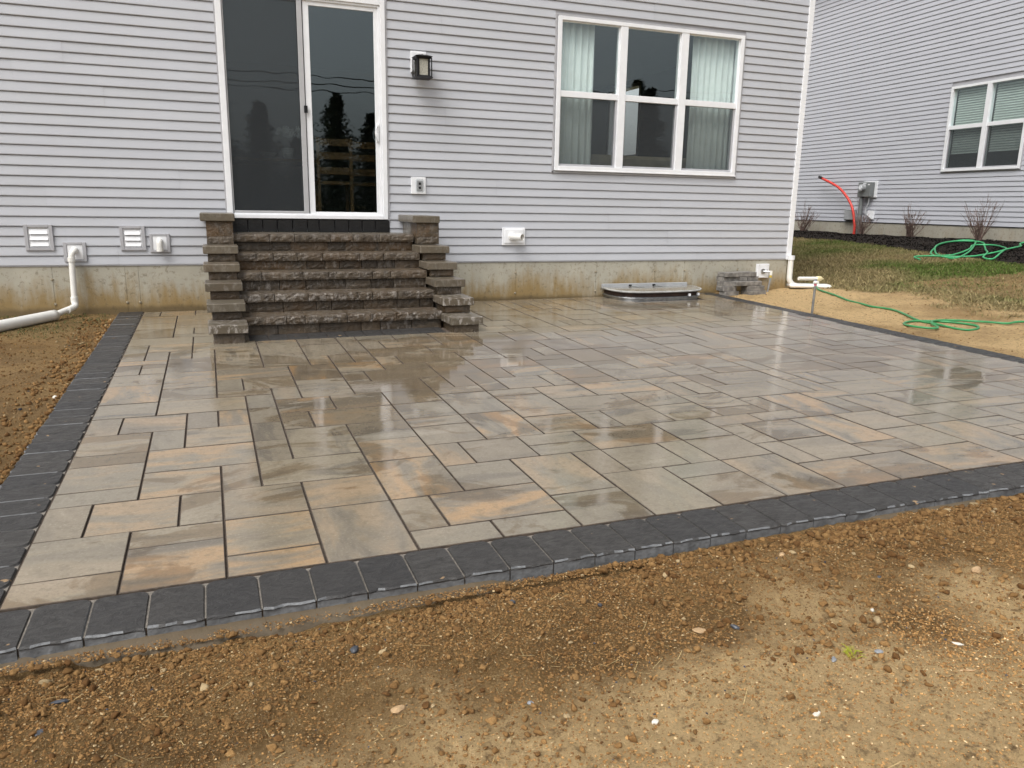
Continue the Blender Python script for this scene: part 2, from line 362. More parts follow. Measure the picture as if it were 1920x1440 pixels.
def axis(segs, far):
    out = []
    for a, b, d in segs: out += list(np.arange(a, b-1e-6, d))
    out.append(segs[-1][1]); lo, hi = out[0], out[-1]; L = []; s = .5; p = lo
    while p > -far: p -= s; s *= 1.35; L.append(p)
    Rr = []; s = .5; p = hi
    while p < far: p += s; s *= 1.35; Rr.append(p)
    return np.array(L[::-1]+out+Rr)
ax = axis([(-3.0, -1.6, .04), (-1.6, -.985, .02), (-.985, 4.4, .0135), (4.4, 6.70, .05), (6.70, 8.8, .04), (8.8, 16.6, .15)], 420)
ay = axis([(-9.4, -8.45, .05), (-8.45, -6.99, .0135), (-6.99, 1.4, .05), (1.4, 10, .2)], 420)
X, Y = np.meshgrid(ax, ay, indexing='ij'); Z = hfull(X, Y)
V = np.stack([X.ravel(), Y.ravel(), Z.ravel()], 1); nx_, ny_ = len(ax), len(ay)
I = (np.arange(nx_-1)[:, None]*ny_+np.arange(ny_-1)[None]).ravel(); F = np.stack([I, I+ny_, I+ny_+1, I+1], 1)
xb = np.interp(Y, *XB); nn = fbm(X*1.1, Y*1.1, 4); n5 = fbm(X*5, Y*5, 4)
grass = np.clip((X-xb-nn*1.6-n5*.9)/.5, 0, 1)*(X > 7.3)
brown = ((X > 9.6) & (Y < -.75+nn*1.0)); grass = np.where(brown, grass*np.clip(.35+1.3*n5, 0, 1), grass)
grass = np.where((Y < -16) | (X < -6), np.clip(.7+nn, 0, 1), grass)
grass = np.where((X < -1.05) & (X > -6) & (Y > -2.5), np.clip((nn+.10)*2.2*np.clip((Y+2.6)/2, 0, 1), 0, .8), grass)
mul = np.clip((X-np.interp(Y, *XM)-n5*.25)/.05, 0, 1)*(X < 17)
pale = np.where(Y < -7.0, np.clip((-7.52-Y)/.5+(X-1.2)*.10-fbm(X*2.3+5, Y*2.3, 4)*3.4+.05, 0, 1)*np.clip((-7.10-Y)/.12, 0, 1), np.clip(.2+nn, 0, 1)*.4)
pale = np.where((X > 6.7) & (Y > -7.0), np.clip(.78+nn*2.0+n5*.6, 0, 1), pale)
pale = np.where((X > 9.3) & (X < 30) & (Y > -7), pale*.25, pale)
C = np.stack([pale, grass, mul, np.ones_like(X)], -1).reshape(-1, 4)
ground = np_mesh('ground', V, F, M['soil'], None, C, True); tag(ground, kind='structure')

# ------------------------------------------------------------------ patio
patio = tag(empty('patio'), kind='structure')
MX, MY, X0, Y0 = .1765, .1765, -.731, -6.722
def jy(j): return Y0+MY*(j if j <= 12 else 12+(j-12)*.957)
def ix(i): return X0+MX*i
TRACED = "0,0,2,1 0,1,2,2 2,0,2,2 2,2,2,1 4,0,2,1 4,1,2,2 6,0,2,3 4,3,2,2 6,3,2,2 8,0,2,1 8,1,1,2 9,1,3,2 10,0,2,1 0,3,1,2 1,3,2,2 3,3,1,2 0,5,2,1 0,6,2,2 0,8,2,1 0,9,2,2 2,5,2,2 4,5,1,2 2,7,3,2 2,9,1,2 3,9,2,2 5,5,3,2 5,7,1,2 6,7,2,3 5,9,1,2 5,11,1,2 5,13,1,2 8,3,2,3 8,6,2,2 8,8,2,2 10,3,2,2 10,5,1,2 11,5,2,2 10,7,2,2 10,9,2,1 12,7,2,3 12,2,2,3 12,0,2,2 14,0,2,3 16,0,2,2 16,2,2,1 15,3,2,2 17,3,1,2 14,3,1,2 15,5,3,2 18,5,2,2 18,3,2,2 20,6,2,1 16,7,1,2 17,7,2,2 19,7,2,2 18,0,2,3 20,0,2,2 20,2,1,2 20,4,1,2 21,2,2,2 21,4,2,2 23,3,2,3 23,2,2,1 22,6,2,1 21,7,2,1 23,7,1,2 24,6,2,3 26,8,2,1 26,6,1,2 27,5,2,3 25,4,2,2 25,2,2,2 22,0,2,2 24,0,3,2 27,4,2,1 27,1,2,3 29,4,2,2 29,6,2,2 29,3,2,1 31,5,3,1 14,7,2,2 14,9,2,3 14,12,2,1 16,9,3,2 19,9,2,2 18,11,3,2 16,11,2,2 17,13,1,2 15,13,2,2 14,13,1,3 16,15,2,2 15,15,1,2 15,17,3,2 18,14,2,2 18,13,2,1 18,16,2,2 18,18,2,1 20,15,2,2 20,13,3,2 21,12,2,1 7,10,3,2 6,10,1,2 6,12,2,2 8,12,2,2 10,10,2,2 9,14,3,2 10,16,3,2 9,16,1,2 9,18,2,2 7,17,2,3 7,15,2,2 7,14,2,1 6,14,1,2 5,16,2,2 4,18,3,2 4,16,1,2 4,15,2,1 2,13,3,2 2,15,2,2 2,18,2,2 0,13,2,2 0,15,2,3 0,18,2,2 0,11,1,2 1,11,2,2 10,12,2,2 20,17,2,3"
tiles = [tuple(int(q) for q in s.split(',')) for s in TRACED.split()]
NI, NJ = 41, 39
occ = np.zeros((NI+3, NJ+3), bool)
for i, j, w, h_ in tiles: occ[i:i+w, j:j+h_] = True
rr = random.Random(82)
for j in range(NJ):
    i = 0
    while i < NI:
        if occ[i, j]: i += 1; continue
        opts = [(3, 2), (2, 2), (2, 2), (2, 3), (2, 1), (1, 2), (3, 2), (2, 1), (1, 2)]; rr.shuffle(opts)
        for w, h_ in opts+[(1, 2), (2, 1), (1, 1)]:
            if i+w <= NI and j+h_ <= NJ and not occ[i:i+w, j:j+h_].any():
                # avoid slivers: cell row to the right must not leave a single blocked cell
                if i+w < NI and not occ[i+w, j] and (i+w+1 >= NI or occ[i+w+1, j]) and (w, h_) != (1, 2) and w != 3 and rr.random() < .8: continue
                break
        occ[i:i+w, j:j+h_] = True; tiles.append((i, j, w, h_)); i += w
# the stair cheeks, the base strip and the window well take their place out of the field
def slab(x0, y0, x1, y1, z0, thick=.05, bev=.003, tilt=0.0015):
    g = .0036; x0 += g; x1 -= g; y0 += g*.7; y1 -= g*.7
    a, b = rr.uniform(-1, 1)*tilt, rr.uniform(-1, 1)*tilt; dz = rr.uniform(-.0008, .0008)
    cx, cy = (x0+x1)/2, (y0+y1)/2
    f = lambda x, y, z: (x, y, plane(x, y)+z0+z+dz+a*(x-cx)*4+b*(y-cy)*4)
    r1 = [(x0, y0), (x1, y0), (x1, y1), (x0, y1)]; r2 = [(x0+bev, y0+bev), (x1-bev, y0+bev), (x1-bev, y1-bev), (x0+bev, y1-bev)]
    v = [f(x, y, -thick) for x, y in r1]+[f(x, y, -bev*.7) for x, y in r1]+[f(x, y, 0) for x, y in r2]
    fs = [(8, 9, 10, 11)]
    for k in range(4): n = (k+1) % 4; fs += [(k, n, 4+n, 4+k), (4+k, 4+n, 8+n, 8+k)]
    return v, fs
def edge_mat(o):      # sides and chamfers take the dark joint sand colour
    o.data.materials.append(M['sand'])
    for p in o.data.polygons:
        if p.index % 9: p.material_index = 1
    return o
def tag_(o): return tag(o, kind='stuff')
ORANGE = {(9, 1): 1.0, (2, 7): .75, (12, 7): .95, (8, 3): .8, (24, 6): .8, (23, 3): .7, (2, 0): .8, (4, 0): .9, (24, 0): .6, (20, 0): .6, (15, 5): .45, (3, 9): .45, (7, 17): .9, (18, 11): .7,
          (31, 5): .3, (18, 0): .3, (6, 3): .5, (8, 6): .5, (2, 15): .0, (0, 15): .7, (4, 18): .6, (9, 18): .7, (14, 7): .5, (15, 17): .6, (18, 14): .5, (27, 1): .5, (14, 9): .4, (2, 13): .3}
DARK = {(5, 11): .5, (5, 9): .45, (5, 7): .5, (5, 13): .45, (17, 7): .6, (19, 7): .4, (2, 0): .5, (5, 5): .4, (6, 7): .35, (8, 8): .3, (18, 5): .4, (24, 6): .4, (12, 0): .3}
def near(t): i, j, w, h_ = t; return (ix(i+w/2)-0)**2+(jy(j+h_/2)+9.5)**2-40*(w*h_)*.05
def isvis(t):
    return not (ix(t[0]) > -.04 and ix(t[0]+t[2]) < 2.46 and jy(t[1]) > -2.05)
big = sorted([t for t in tiles if isvis(t)], key=near); rest = MB(); rest.c = []
for n, (i, j, w, h_) in enumerate(big):
    x0, x1, y0, y1 = ix(i), ix(i+w), jy(j), min(jy(j+h_), .0)
    # cut the field round the window well
    if y1 > -.58 and 5.0 < (x0+x1)/2 < 6.1: 
        if y0 > -.66: continue
        y1 = -.62
    if .2 < (x0+x1)/2 < 2.12 and y1 > -2.11:
        if y0 > -2.16: continue
        y1 = -2.115
    if y1-y0 < .03: continue
    og = ORANGE.get((i, j), 0 if (i, j) in DARK else (rr.random()**3.0)*.75); dk = DARK.get((i, j), (rr.random()**2.2)*.5)
    c = (og, dk, rr.random(), 1.0 if h_ > w else 0.0)
    v, fs = slab(x0, y0, x1, y1, 0)
    if n < 300:
        m = MB(); m.add(v, fs); m.c = c; edge_mat(m.build('paver', M['paver'], patio))
    else:
        rest.add(v, fs); rest.c += [c]*len(v)
if rest.v: edge_mat(tag_(rest.build('distant_pavers', M['paver'], patio)))
# charcoal border: soldier course on three sides; worn outer lip
def border_piece(px, py, rot, w, l, seed, name='border_paver'):
    r = random.Random(seed); g = .0030; hw = w/2-g; rc = .030
    # local: x across (width w), y from 0 (inner) to -l (outer); inner corners rounded, outer lip chipped
    pts = []
    for k in range(4): a = PI/2*k/3; pts.append((hw-rc+rc*math.cos(a), -rc+rc*math.sin(a)-g))
    for k in range(4): a = PI/2+PI/2*k/3; pts.append((-hw+rc+rc*math.cos(a), -rc+rc*math.sin(a)-g))
    n = 7
    for k in range(n): pts.append((-hw+2*hw*k/(n-1)+(r.uniform(-.006, .006) if 0 < k < n-1 else 0), -l+r.uniform(-.003, .010)))
    cs, sn = math.cos(rot), math.sin(rot); dz = r.uniform(-.0015, .0015); ta, tb = r.uniform(-.004, .004), r.uniform(-.004, .004)
    def W(x, y, z): X_, Y_ = px+x*cs-y*sn, py+x*sn+y*cs; return (X_, Y_, plane(X_, Y_)+z+dz+ta*x+tb*(y+l/2))
    cx, cy = 0, -l/2; N = len(pts)
    ins = [((x-cx)*.965+cx, (y-cy)*(.975 if i_ < 8 else .955)+cy) for i_, (x, y) in enumerate(pts)]
    rect = [(max(min(x*1.3, hw), -hw), (-g if y > -l/2 else -l+.006)) for x, y in pts]
    v = [W(x, y, -.006+r.uniform(-.0015, .0015)) for x, y in pts]+[W(x, y, 0) for x, y in ins]+[W(x, y, -.012) for x, y in rect]+[W(x, y, -.07) for x, y in rect]
    fs = [tuple(range(N, 2*N))]
    for k in range(N):
        q = (k+1) % N; fs += [(k, q, N+q, N+k), (2*N+k, 2*N+q, q, k), (3*N+k, 3*N+q, 2*N+q, 2*N+k)]
    m = MB(); m.add([p for p in v], fs); m.c = (r.random(), r.random(), r.random(), 1)
    m.smooth = False; o = m.build(name, M['border'], patio)
    o.data.materials.append(M['border_side'])
    for p in o.data.polygons:
        if p.index > 0 and ((p.index-1) % 3 == 2 or ((p.index-1) % 3 == 0 and 8 <= (p.index-1)//3 <= 14 and r.random() < .6)): p.material_index = 1
    return o
YF = Y0-.004
k = 0; xc = -.985+.1765/2+.005
while xc < 6.70-.06:
    border_piece(xc, YF, 0, .1765, .262, 100+k); xc += .1765; k += 1
yc = YF+.0905
k = 0
while yc < -.05:
    border_piece(X0-.004, yc, -PI/2, .173, .25, 400+k); border_piece(6.455, yc, PI/2, .173, .25, 700+k); yc += .173; k += 1
# dark strip of small pavers at the foot of the steps
sx_ = .27
while sx_ < 2.1:
    v, fs = slab(sx_, -2.10, min(sx_+.178, 2.13), -1.79, .001); m = MB(); m.add(v, fs); m.c = (.5, .5, .5, 1); m.build('base_strip_paver', M['border'], patio); sx_ += .178
# bedding under the joints
m = MB(); x0, x1, y0, y1 = -.97, 6.69, -6.975, 0
v = [(x, y, plane(x, y)+z) for z in (-.15, -.0105) for x, y in ((x0, y0), (x1, y0), (x1, y1), (x0, y1))]
m.add(v, [(4, 5, 6, 7), (0, 1, 5, 4), (1, 2, 6, 5), (2, 3, 7, 6), (3, 0, 4, 7)]); m.build('bedding_sand', M['sand'], patio)
for a_, b_, c_, d_ in ((x0, y0, x1, Y0-.006), (x0, Y0-.006, X0-.006, y1), (6.46, Y0-.006, x1, y1)):
    m = MB(); m.add([(x, y, plane(x, y)-.0075) for x, y in ((a_, b_), (c_, b_), (c_, d_), (a_, d_))], [(0, 1, 2, 3)]); m.build('border_joint_sand', M['border_joint'], patio)
# concrete edge restraint showing under the front lip
xs = np.arange(-1.06, 6.75, .025); m = MB(); r4 = random.Random(3); top = []
for x in xs:
    lip = -7.012+.02*min(max((x-.0)/1.1, 0), 1)-.035*math.sin(x*2.3+1)-.012*(r4.random()-.5)+0.10*float(fbm(np.array([x*5.]), np.array([1.]), 4)[0])
    zz = plane(x, -7.02)
    top += [(x, -6.97, zz-.030), (x, lip+.012, zz-.036-.008*r4.random()), (x, lip-.014, zz-.060), (x, lip-.03, zz-.16)]
n = len(xs); fs = []
for a in range(n-1):
    for b in range(3): fs.append((a*4+b, a*4+b+1, a*4+4+b+1, a*4+4+b))
m.add(top, fs); m.smooth = True; m.build('concrete_edge', M['apron'], patio)

# ------------------------------------------------------------------ house
CO = .1016
house = thing('house', 'near house with pale grey vinyl siding, white sliding door and wide window above the patio', 'house')
ZS = .512; RX = 7.965; LX = -5.2; HTOP = 5.9
DOOR = (.185, 2.03, 1.0, 3.46); WIN = (4.13, 6.935, 1.63, 3.515)
# sheathing, with openings
def wallboxes(m, x0, x1, z0, z1, holes, ya, yb):
    xsn = sorted({x0, x1, *[q for h_ in holes for q in h_[:2]]}); 
    for a, b in zip(xsn[:-1], xsn[1:]):
        zs = [(z0, z1)]
        for hx0, hx1, hz0, hz1 in holes:
            if hx0 <= a+1e-6 and hx1 >= b-1e-6: zs = [(z0, hz0), (hz1, z1)]
        for c, d in zs: m.box(a, ya, c, b, yb, d)
m = MB(); wallboxes(m, LX, RX+.02, ZS-.01, HTOP, [(.20, 2.01, 1.02, 3.44), (4.16, 6.91, 1.66, 3.49)], .022, .16); m.build('wall', M['trim_grey'], house)
m = MB(); m.box(RX-.13, .16, ZS, RX+.02, 4.35, HTOP); m.box(RX-.13, 5.65, ZS, RX+.02, 9, HTOP); m.box(RX-.13, 4.35, ZS, RX+.02, 5.65, 2.15); m.box(RX-.13, 4.35, 3.55, RX+.02, 5.65, HTOP)
m.box(LX, .16, ZS, LX+.1, 9, HTOP); m.box(LX, 8.9, ZS, RX, 9, HTOP); m.build('side_wall', M['siding'], house)
def lap(m, x0, x1, z, jit=0.0):
    y = jit; m.extrude_x([(y+.021, z+.004), (y+.012, z-.0005), (y+.0015, z-.0015), (y, z+.003), (y+.0003, z+.010), (y+.0125, z+CO-.010), (y+.020, z+CO-.006), (y+.021, z+CO+.005)], x0, x1)
rs = random.Random(21)
def courses(parent, mat, x0, x1, z0, n, holes, name, nseam=99, period=3.66, seams=None):
    off = 0
    for k in range(n):
        z = z0+k*CO
        if k % 2 == 0: off = rs.uniform(0, period); sh = rs.uniform(.95, 1.03)
        segs = [(x0, x1)]
        for hx0, hx1, hz0, hz1 in holes:
            if z+CO > hz0+.012 and z < hz1-.006:
                ns = []
                for a, b in segs:
                    if hx1 <= a or hx0 >= b: ns.append((a, b)); continue
                    if hx0 > a: ns.append((a, hx0))
                    if hx1 < b: ns.append((hx1, b))
                segs = ns
        for a, b in segs:
            cuts = [a]; 
            if k < nseam:
                s = x0-period+off
                while s < b:
                    if a+.25 < s < b-.25: cuts.append(s)
                    s += period
            cuts.append(b)
            for q, (c, d) in enumerate(zip(cuts[:-1], cuts[1:])):
                m = MB(); lap(m, c, d-(.0008 if q < len(cuts)-2 else 0), z, -.002*(q % 2)); g = rs.uniform(.955, 1.0); m.c = (g, g, g*rs.uniform(.995, 1.005), 1); m.build(name, mat, parent)
plates = [(-1.80, -1.53, .66, .94), (-.905, -.655, .66, .93), (-.62, -.41, .64, .85), (-1.45, -1.235, .545, .76)]
courses(house, M['siding'], LX, RX-.02, ZS, 52, [DOOR, WIN], 'siding_board', 36)
# starter drip strip, J channels, corner post
m = MB(); m.box(LX, .004, ZS-.012, RX-.02, .022, ZS+.002); m.build('starter_strip', M['trim_grey'], house)
m = MB(); m.box(RX-.022, -.012, ZS-.012, RX+.065, .08, HTOP, .004); m.build('corner_post', M['trim'], house)
for x0, x1, z0, z1 in (WIN, DOOR):
    m = MB(); m.box(x0-.002, -.006, z0, x0+.022, .02, z1); m.box(x1-.022, -.006, z0, x1+.002, .02, z1); m.box(x0, -.007, z1-.02, x1, .02, z1+.002)
    if x0 > 3: m.box(x0, -.006, z0-.002, x1, .02, z0+.02)
    m.build('siding_channel', M['trim_grey'], house)
# foundation panels with form seams and tie marks
seams = [LX, -3.0, -1.584, -.888, -.756, .9, 2.86, 3.665, 4.827, 5.735, 6.21, 7.106, RX+.02]
for a, b in zip(seams[:-1], seams[1:]):
    m = MB(); m.box(a+.0018, 0.012+rs.uniform(0, .003), -.6, b-.0018, .24, ZS-.004); m.build('foundation_panel', M['foundation'], house)
m = MB(); m.box(LX, .02, -.6, RX+.015, .25, ZS-.008); m.box(RX-.2, .25, -.6, RX+.02, 9, ZS); m.box(LX, .25, -.6, LX+.2, 9, ZS); m.build('foundation', M['foundation'], house)
for x in (-.888, -.756, 5.735, 6.21, 4.827, 7.106, -1.584, 3.665):
    for z in (.10, .36):
        if x in (-.888, -.756) and z > .3: continue
        m = MB(); m.tube([(x+rs.uniform(-.004, .004), .014, z), (x, .004, z)], [.016, .010], 9); m.build('tie_mark', M['tie'], house)
# roof and eaves above the frame
m = MB(); m.box(LX-.3, -.35, HTOP, RX+.3, 9.35, HTOP+.16); m.build('eaves', M['trim'], house)
m = MB(); m.add([(LX-.3, -.4, HTOP+.16), (RX+.3, -.4, HTOP+.16), (RX+.3, 4.5, 8.0), (LX-.3, 4.5, 8.0), (RX+.3, 9.4, HTOP+.16), (LX-.3, 9.4, HTOP+.16)], [(0, 1, 2, 3), (3, 2, 4, 5), (1, 4, 2), (0, 3, 5)]); m.build('roof', M['roof'], house)
# room behind the glass
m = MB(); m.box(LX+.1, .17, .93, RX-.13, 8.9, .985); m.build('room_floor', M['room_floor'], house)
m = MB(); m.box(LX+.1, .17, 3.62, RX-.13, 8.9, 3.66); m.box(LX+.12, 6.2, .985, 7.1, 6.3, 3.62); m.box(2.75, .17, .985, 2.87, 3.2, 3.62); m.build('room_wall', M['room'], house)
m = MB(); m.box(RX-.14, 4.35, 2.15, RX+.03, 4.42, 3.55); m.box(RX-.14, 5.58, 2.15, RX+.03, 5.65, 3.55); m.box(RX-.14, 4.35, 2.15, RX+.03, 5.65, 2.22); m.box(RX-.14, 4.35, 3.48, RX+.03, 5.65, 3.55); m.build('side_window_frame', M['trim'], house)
# ---- sliding door
door = MB(); door.box(.20, -.02, 1.02, .262, .10, 3.44, .004); sd_ = door.build('sliding_door', M['trim'], house); sd_.name = 'sliding_door'
def sub(name, mat, parent, *boxes, bev=.003):
    m = MB()
    for b in boxes: m.box(*b, bev)
    return m.build(name, mat, parent)
sub('door_frame', M['trim'], sd_, (1.955, -.02, 1.02, 2.01, .10, 3.44), (.262, -.022, 1.02, 1.955, .10, 1.062), (.262, -.02, 3.385, 1.955, .10, 3.44))
sub('frame_lip', M['trim'], sd_, (1.93, -.004, 1.062, 1.955, .09, 3.385), (.262, -.004, 3.36, 1.93, .09, 3.385), (.262, -.006, 1.062, 1.93, .09, 1.078))
sub('sliding_panel_frame', M['trim'], sd_, (1.105, .012, 1.078, 1.168, .045, 3.36), (1.885, .012, 1.078, 1.93, .045, 3.36), (1.168, .012, 1.078, 1.885, .045, 1.10), (1.168, .012, 3.315, 1.885, .045, 3.36))
sub('fixed_panel_frame', M['trim'], sd_, (.262, .052, 1.078, .275, .085, 3.36), (1.06, .052, 1.078, 1.10, .085, 3.36))
m = MB(); m.box(1.168, .024, 1.10, 1.885, .030, 3.315); m.build('door_pane', M['doorglass'], sd_)
m = MB(); m.box(.275, .066, 1.078, 1.06, .072, 3.36); m.build('door_pane', M['doorglass'], sd_)
sub('screen_frame', M['screenframe'], sd_, (1.038, -.004, 1.080, 1.094, .010, 3.36), (.266, -.002, 1.080, .280, .010, 3.36), (.280, -.002, 1.080, 1.038, .010, 1.104))
m = MB(); m.add([(.28, .004, 1.104), (1.038, .004, 1.104), (1.038, .004, 3.36), (.28, .004, 3.36)], [(0, 1, 2, 3)]); m.build('insect_screen', M['screen'], sd_)
sub('screen_latch', M['black'], sd_, (1.078, -.022, 2.185, 1.117, -.004, 2.262))
m = MB(); m.box(1.892, -.006, 1.905, 1.925, .012, 2.11, .004); m.tube(bez([(1.905, -.004, 2.085), (1.885, -.035, 2.06), (1.872, -.045, 2.0), (1.885, -.035, 1.94), (1.905, -.004, 1.915)], 4), .007, 8); m.build('door_handle', M['trim'], sd_)
# ---- triple window
wr = sub('window', M['trim'], house, (4.16, -.022, 1.66, 4.215, .10, 3.49), (6.855, -.022, 1.66, 6.91, .10, 3.49), (4.215, -.022, 3.445, 6.855, .10, 3.49), (4.215, -.03, 1.66, 6.855, .10, 1.715))
sub('mullion', M['trim'], wr, (5.03, -.018, 1.715, 5.135, .09, 3.445)); sub('mullion', M['trim'], wr, (5.93, -.018, 1.715, 6.04, .09, 3.445))
m = MB(); m.box(4.155, -.036, 1.655, 6.915, -.031, 1.672, .002); m.build('sill_nose', M['trim'], wr)
for a, b in ((4.215, 5.03), (5.135, 5.93), (6.04, 6.855)):
    sub('meeting_rail', M['trim'], wr, (a, -.008, 2.553, b, .06, 2.628))
    sub('sash_frame', M['trim'], wr, (a, .012, 2.628, a+.012, .05, 3.445), (b-.012, .012, 2.628, b, .05, 3.445), (a+.012, .012, 3.432, b-.012, .05, 3.445))
    sub('lower_sash_frame', M['trim_grey'], wr, (a, .006, 1.715, a+.02, .05, 2.553), (b-.028, .006, 1.715, b, .05, 2.553), (a+.02, .006, 1.715, b-.028, .05, 1.742))
    m = MB(); m.box(a+.012, .022, 2.628, b-.012, .028, 3.432); m.build('pane', M['glass'], wr)
    m = MB(); m.box(a+.02, .036, 1.742, b-.028, .042, 2.553); m.build('pane', M['glass'], wr)
    m = MB(); m.add([(a+.02, .010, 1.742), (b-.028, .010, 1.742), (b-.028, .010, 2.553), (a+.02, .010, 2.553)], [(0, 1, 2, 3)]); m.build('half_screen', M['screen'], wr)
def curtain(x0, x1, z0, z1, label, y=.15, n=9):
    m = MB(); N = n*8; vs = []
    for a in range(N+1):
        x = x0+(x1-x0)*a/N; d = .022*math.sin(a/N*n*2*PI)+.010*math.sin(a/N*n*4.7+1)
        for z, s in ((z0, 1.15), ((z0+z1)/2, 1.0), (z1, .8)): vs.append((x+.008*math.sin(a*.9+z*3), y+d*s, z))
    m.add(vs, [(a*3+b, a*3+3+b, a*3+4+b, a*3+1+b) for a in range(N) for b in range(2)]); m.smooth = True
    o = m.build('curtain', M['curtain'], None); so_ = o.modifiers.new('thickness', 'SOLIDIFY'); so_.thickness = .002; tag(o, label, 'curtain', 'white curtains in the wide window')
curtain(4.10, 4.75, 1.0, 3.55, 'white curtain behind the left third of the wide window', n=7)
curtain(6.22, 6.98, 1.0, 3.55, 'white curtain behind the right third of the wide window', n=8)
# ------------------------------------------------------------------ stone steps
steps = thing('stone_steps', 'brown split-face stone steps with stepped side walls leading up to the sliding door', 'stairs')
r5 = random.Random(77)
def split_block(name, x0, x1, z0, z1, yf, yb, parent, c, side=0, face='split'):
    # box whose front (and one side) is rough split stone
    nx = max(3, int((x1-x0)/.035)); nz = 4 if z1-z0 > .05 else 3; g = .0032; x0 += g; x1 -= g
    vs = []; 
    for a in range(nx+1):
        for b in range(nz+1):
            e = (a in (0, nx)) or (b in (0, nz)); d = (0 if e else r5.uniform(.000, .0055)); 
            jx = r5.uniform(-.006, .006) if 0 < a < nx else 0; jz = r5.uniform(-.004, .004) if 0 < b < nz else 0
            vs.append((x0+(x1-x0)*a/nx+jx, yf-d+(.002+r5.uniform(0, .0025) if e else 0), z0+(z1-z0)*b/nz+jz))
    N = nz+1; fs = [(a*N+b, (a+1)*N+b, (a+1)*N+b+1, a*N+b+1) for a in range(nx) for b in range(nz)]
    k = len(vs); vs += [(x0, yb, z0), (x1, yb, z0), (x1, yb, z1), (x0, yb, z1)]
    fs += [tuple([k+3, k+2]+[a*N+nz for a in range(nx, -1, -1)]), tuple([k, k+1][::1]+[a*N for a in range(nx, -1, -1)][0:0])] if False else [tuple([a*N+nz for a in range(nx+1)]+[k+2, k+3]), tuple([a*N for a in range(nx, -1, -1)]+[k, k+1])]
    fs += [tuple([b for b in range(nz, -1, -1)]+[k, k+3]), tuple([nx*N+b for b in range(nz+1)]+[k+2, k+1])]
    m = MB(); m.add(vs, fs); m.c = c; o = m.build(name, M[face], parent); return o
TZ = [.152, .33, .513, .685, .868]; TYF = [-1.85, -1.55, -1.25, -.95, -.65]
TJ = [[.63, .80, 1.20, 1.45, 1.69], [.55, .87, 1.36, 1.51, 1.77], [.46, .86, 1.12, 1.57, 1.76], [.43, .60, .84, 1.10, 1.49, 1.75], [.59, .85, 1.23, 1.48, 1.77]]
RJ = [[.55, .94, 1.34, 1.53, 1.85], [.63, .95, 1.10, 1.42, 1.77, 2.01], [.63, .89, 1.29, 1.56, 1.80], [.94, 1.13, 1.28, 1.52, 1.69, 1.88], [.62, .81, 1.21, 1.40, 1.76]]
def sc(og=None): return (r5.random()**1.4 if og is None else og, r5.random()**1.6, r5.random()**3*.5, 1)
for k in range(5):
    xl, xr = .20, 2.16; zt = TZ[k]; zb = zt-.078; yf = TYF[k]; yb = TYF[k+1]+.06 if k < 4 else -.01
    js = [xl]+TJ[k]+[xr]
    for a, b in zip(js[:-1], js[1:]):
        split_block('tread_stone', a, b, zb, zt, yf, yf+.20 if k == 4 else yb, steps, (r5.random()*.5, r5.random()*.4, .5 if k < 2 else .25, 1))
    rz0 = TZ[k-1]+.0015 if k else -.12
    js = [xl]+RJ[k]+[xr]
    for a, b in zip(js[:-1], js[1:]):
        split_block('riser_stone', a, b, rz0, zb-.0015, yf+.045, yf+.25, steps, sc())
# landing tiles and the dark course under the sill
for n, (a, b) in enumerate([(.2, .52), (.52, .83), (.83, 1.2), (1.2, 1.52), (1.52, 1.8), (1.8, 2.16)]):
    m = MB(); m.box(a+.002, -.446, TZ[4]-.07, b-.002, -.014, TZ[4]-.002+.001*(n % 3), .003); m.c = (.2, .3, .1, 1); m.build('landing_slab', M['cap'], steps)
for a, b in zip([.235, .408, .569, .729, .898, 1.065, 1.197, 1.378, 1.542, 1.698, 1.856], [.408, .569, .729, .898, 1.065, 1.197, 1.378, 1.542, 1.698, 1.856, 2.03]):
    m = MB(); m.box(a+.002, -.012+rs.uniform(0, .004), TZ[4]-.02, b-.002, .06, 1.014, .006); m.build('sill_course_stone', M['shaded_charcoal'], steps)
m = MB(); m.box(.22, -1.2, -.12, 2.14, -.03, .24); m.box(.22, -.9, .24, 2.14, -.03, .42); m.box(.22, -.6, .42, 2.14, -.03, .76); m.c = (.2, .6, 0, 1); m.build('steps_core', M['split'], steps)
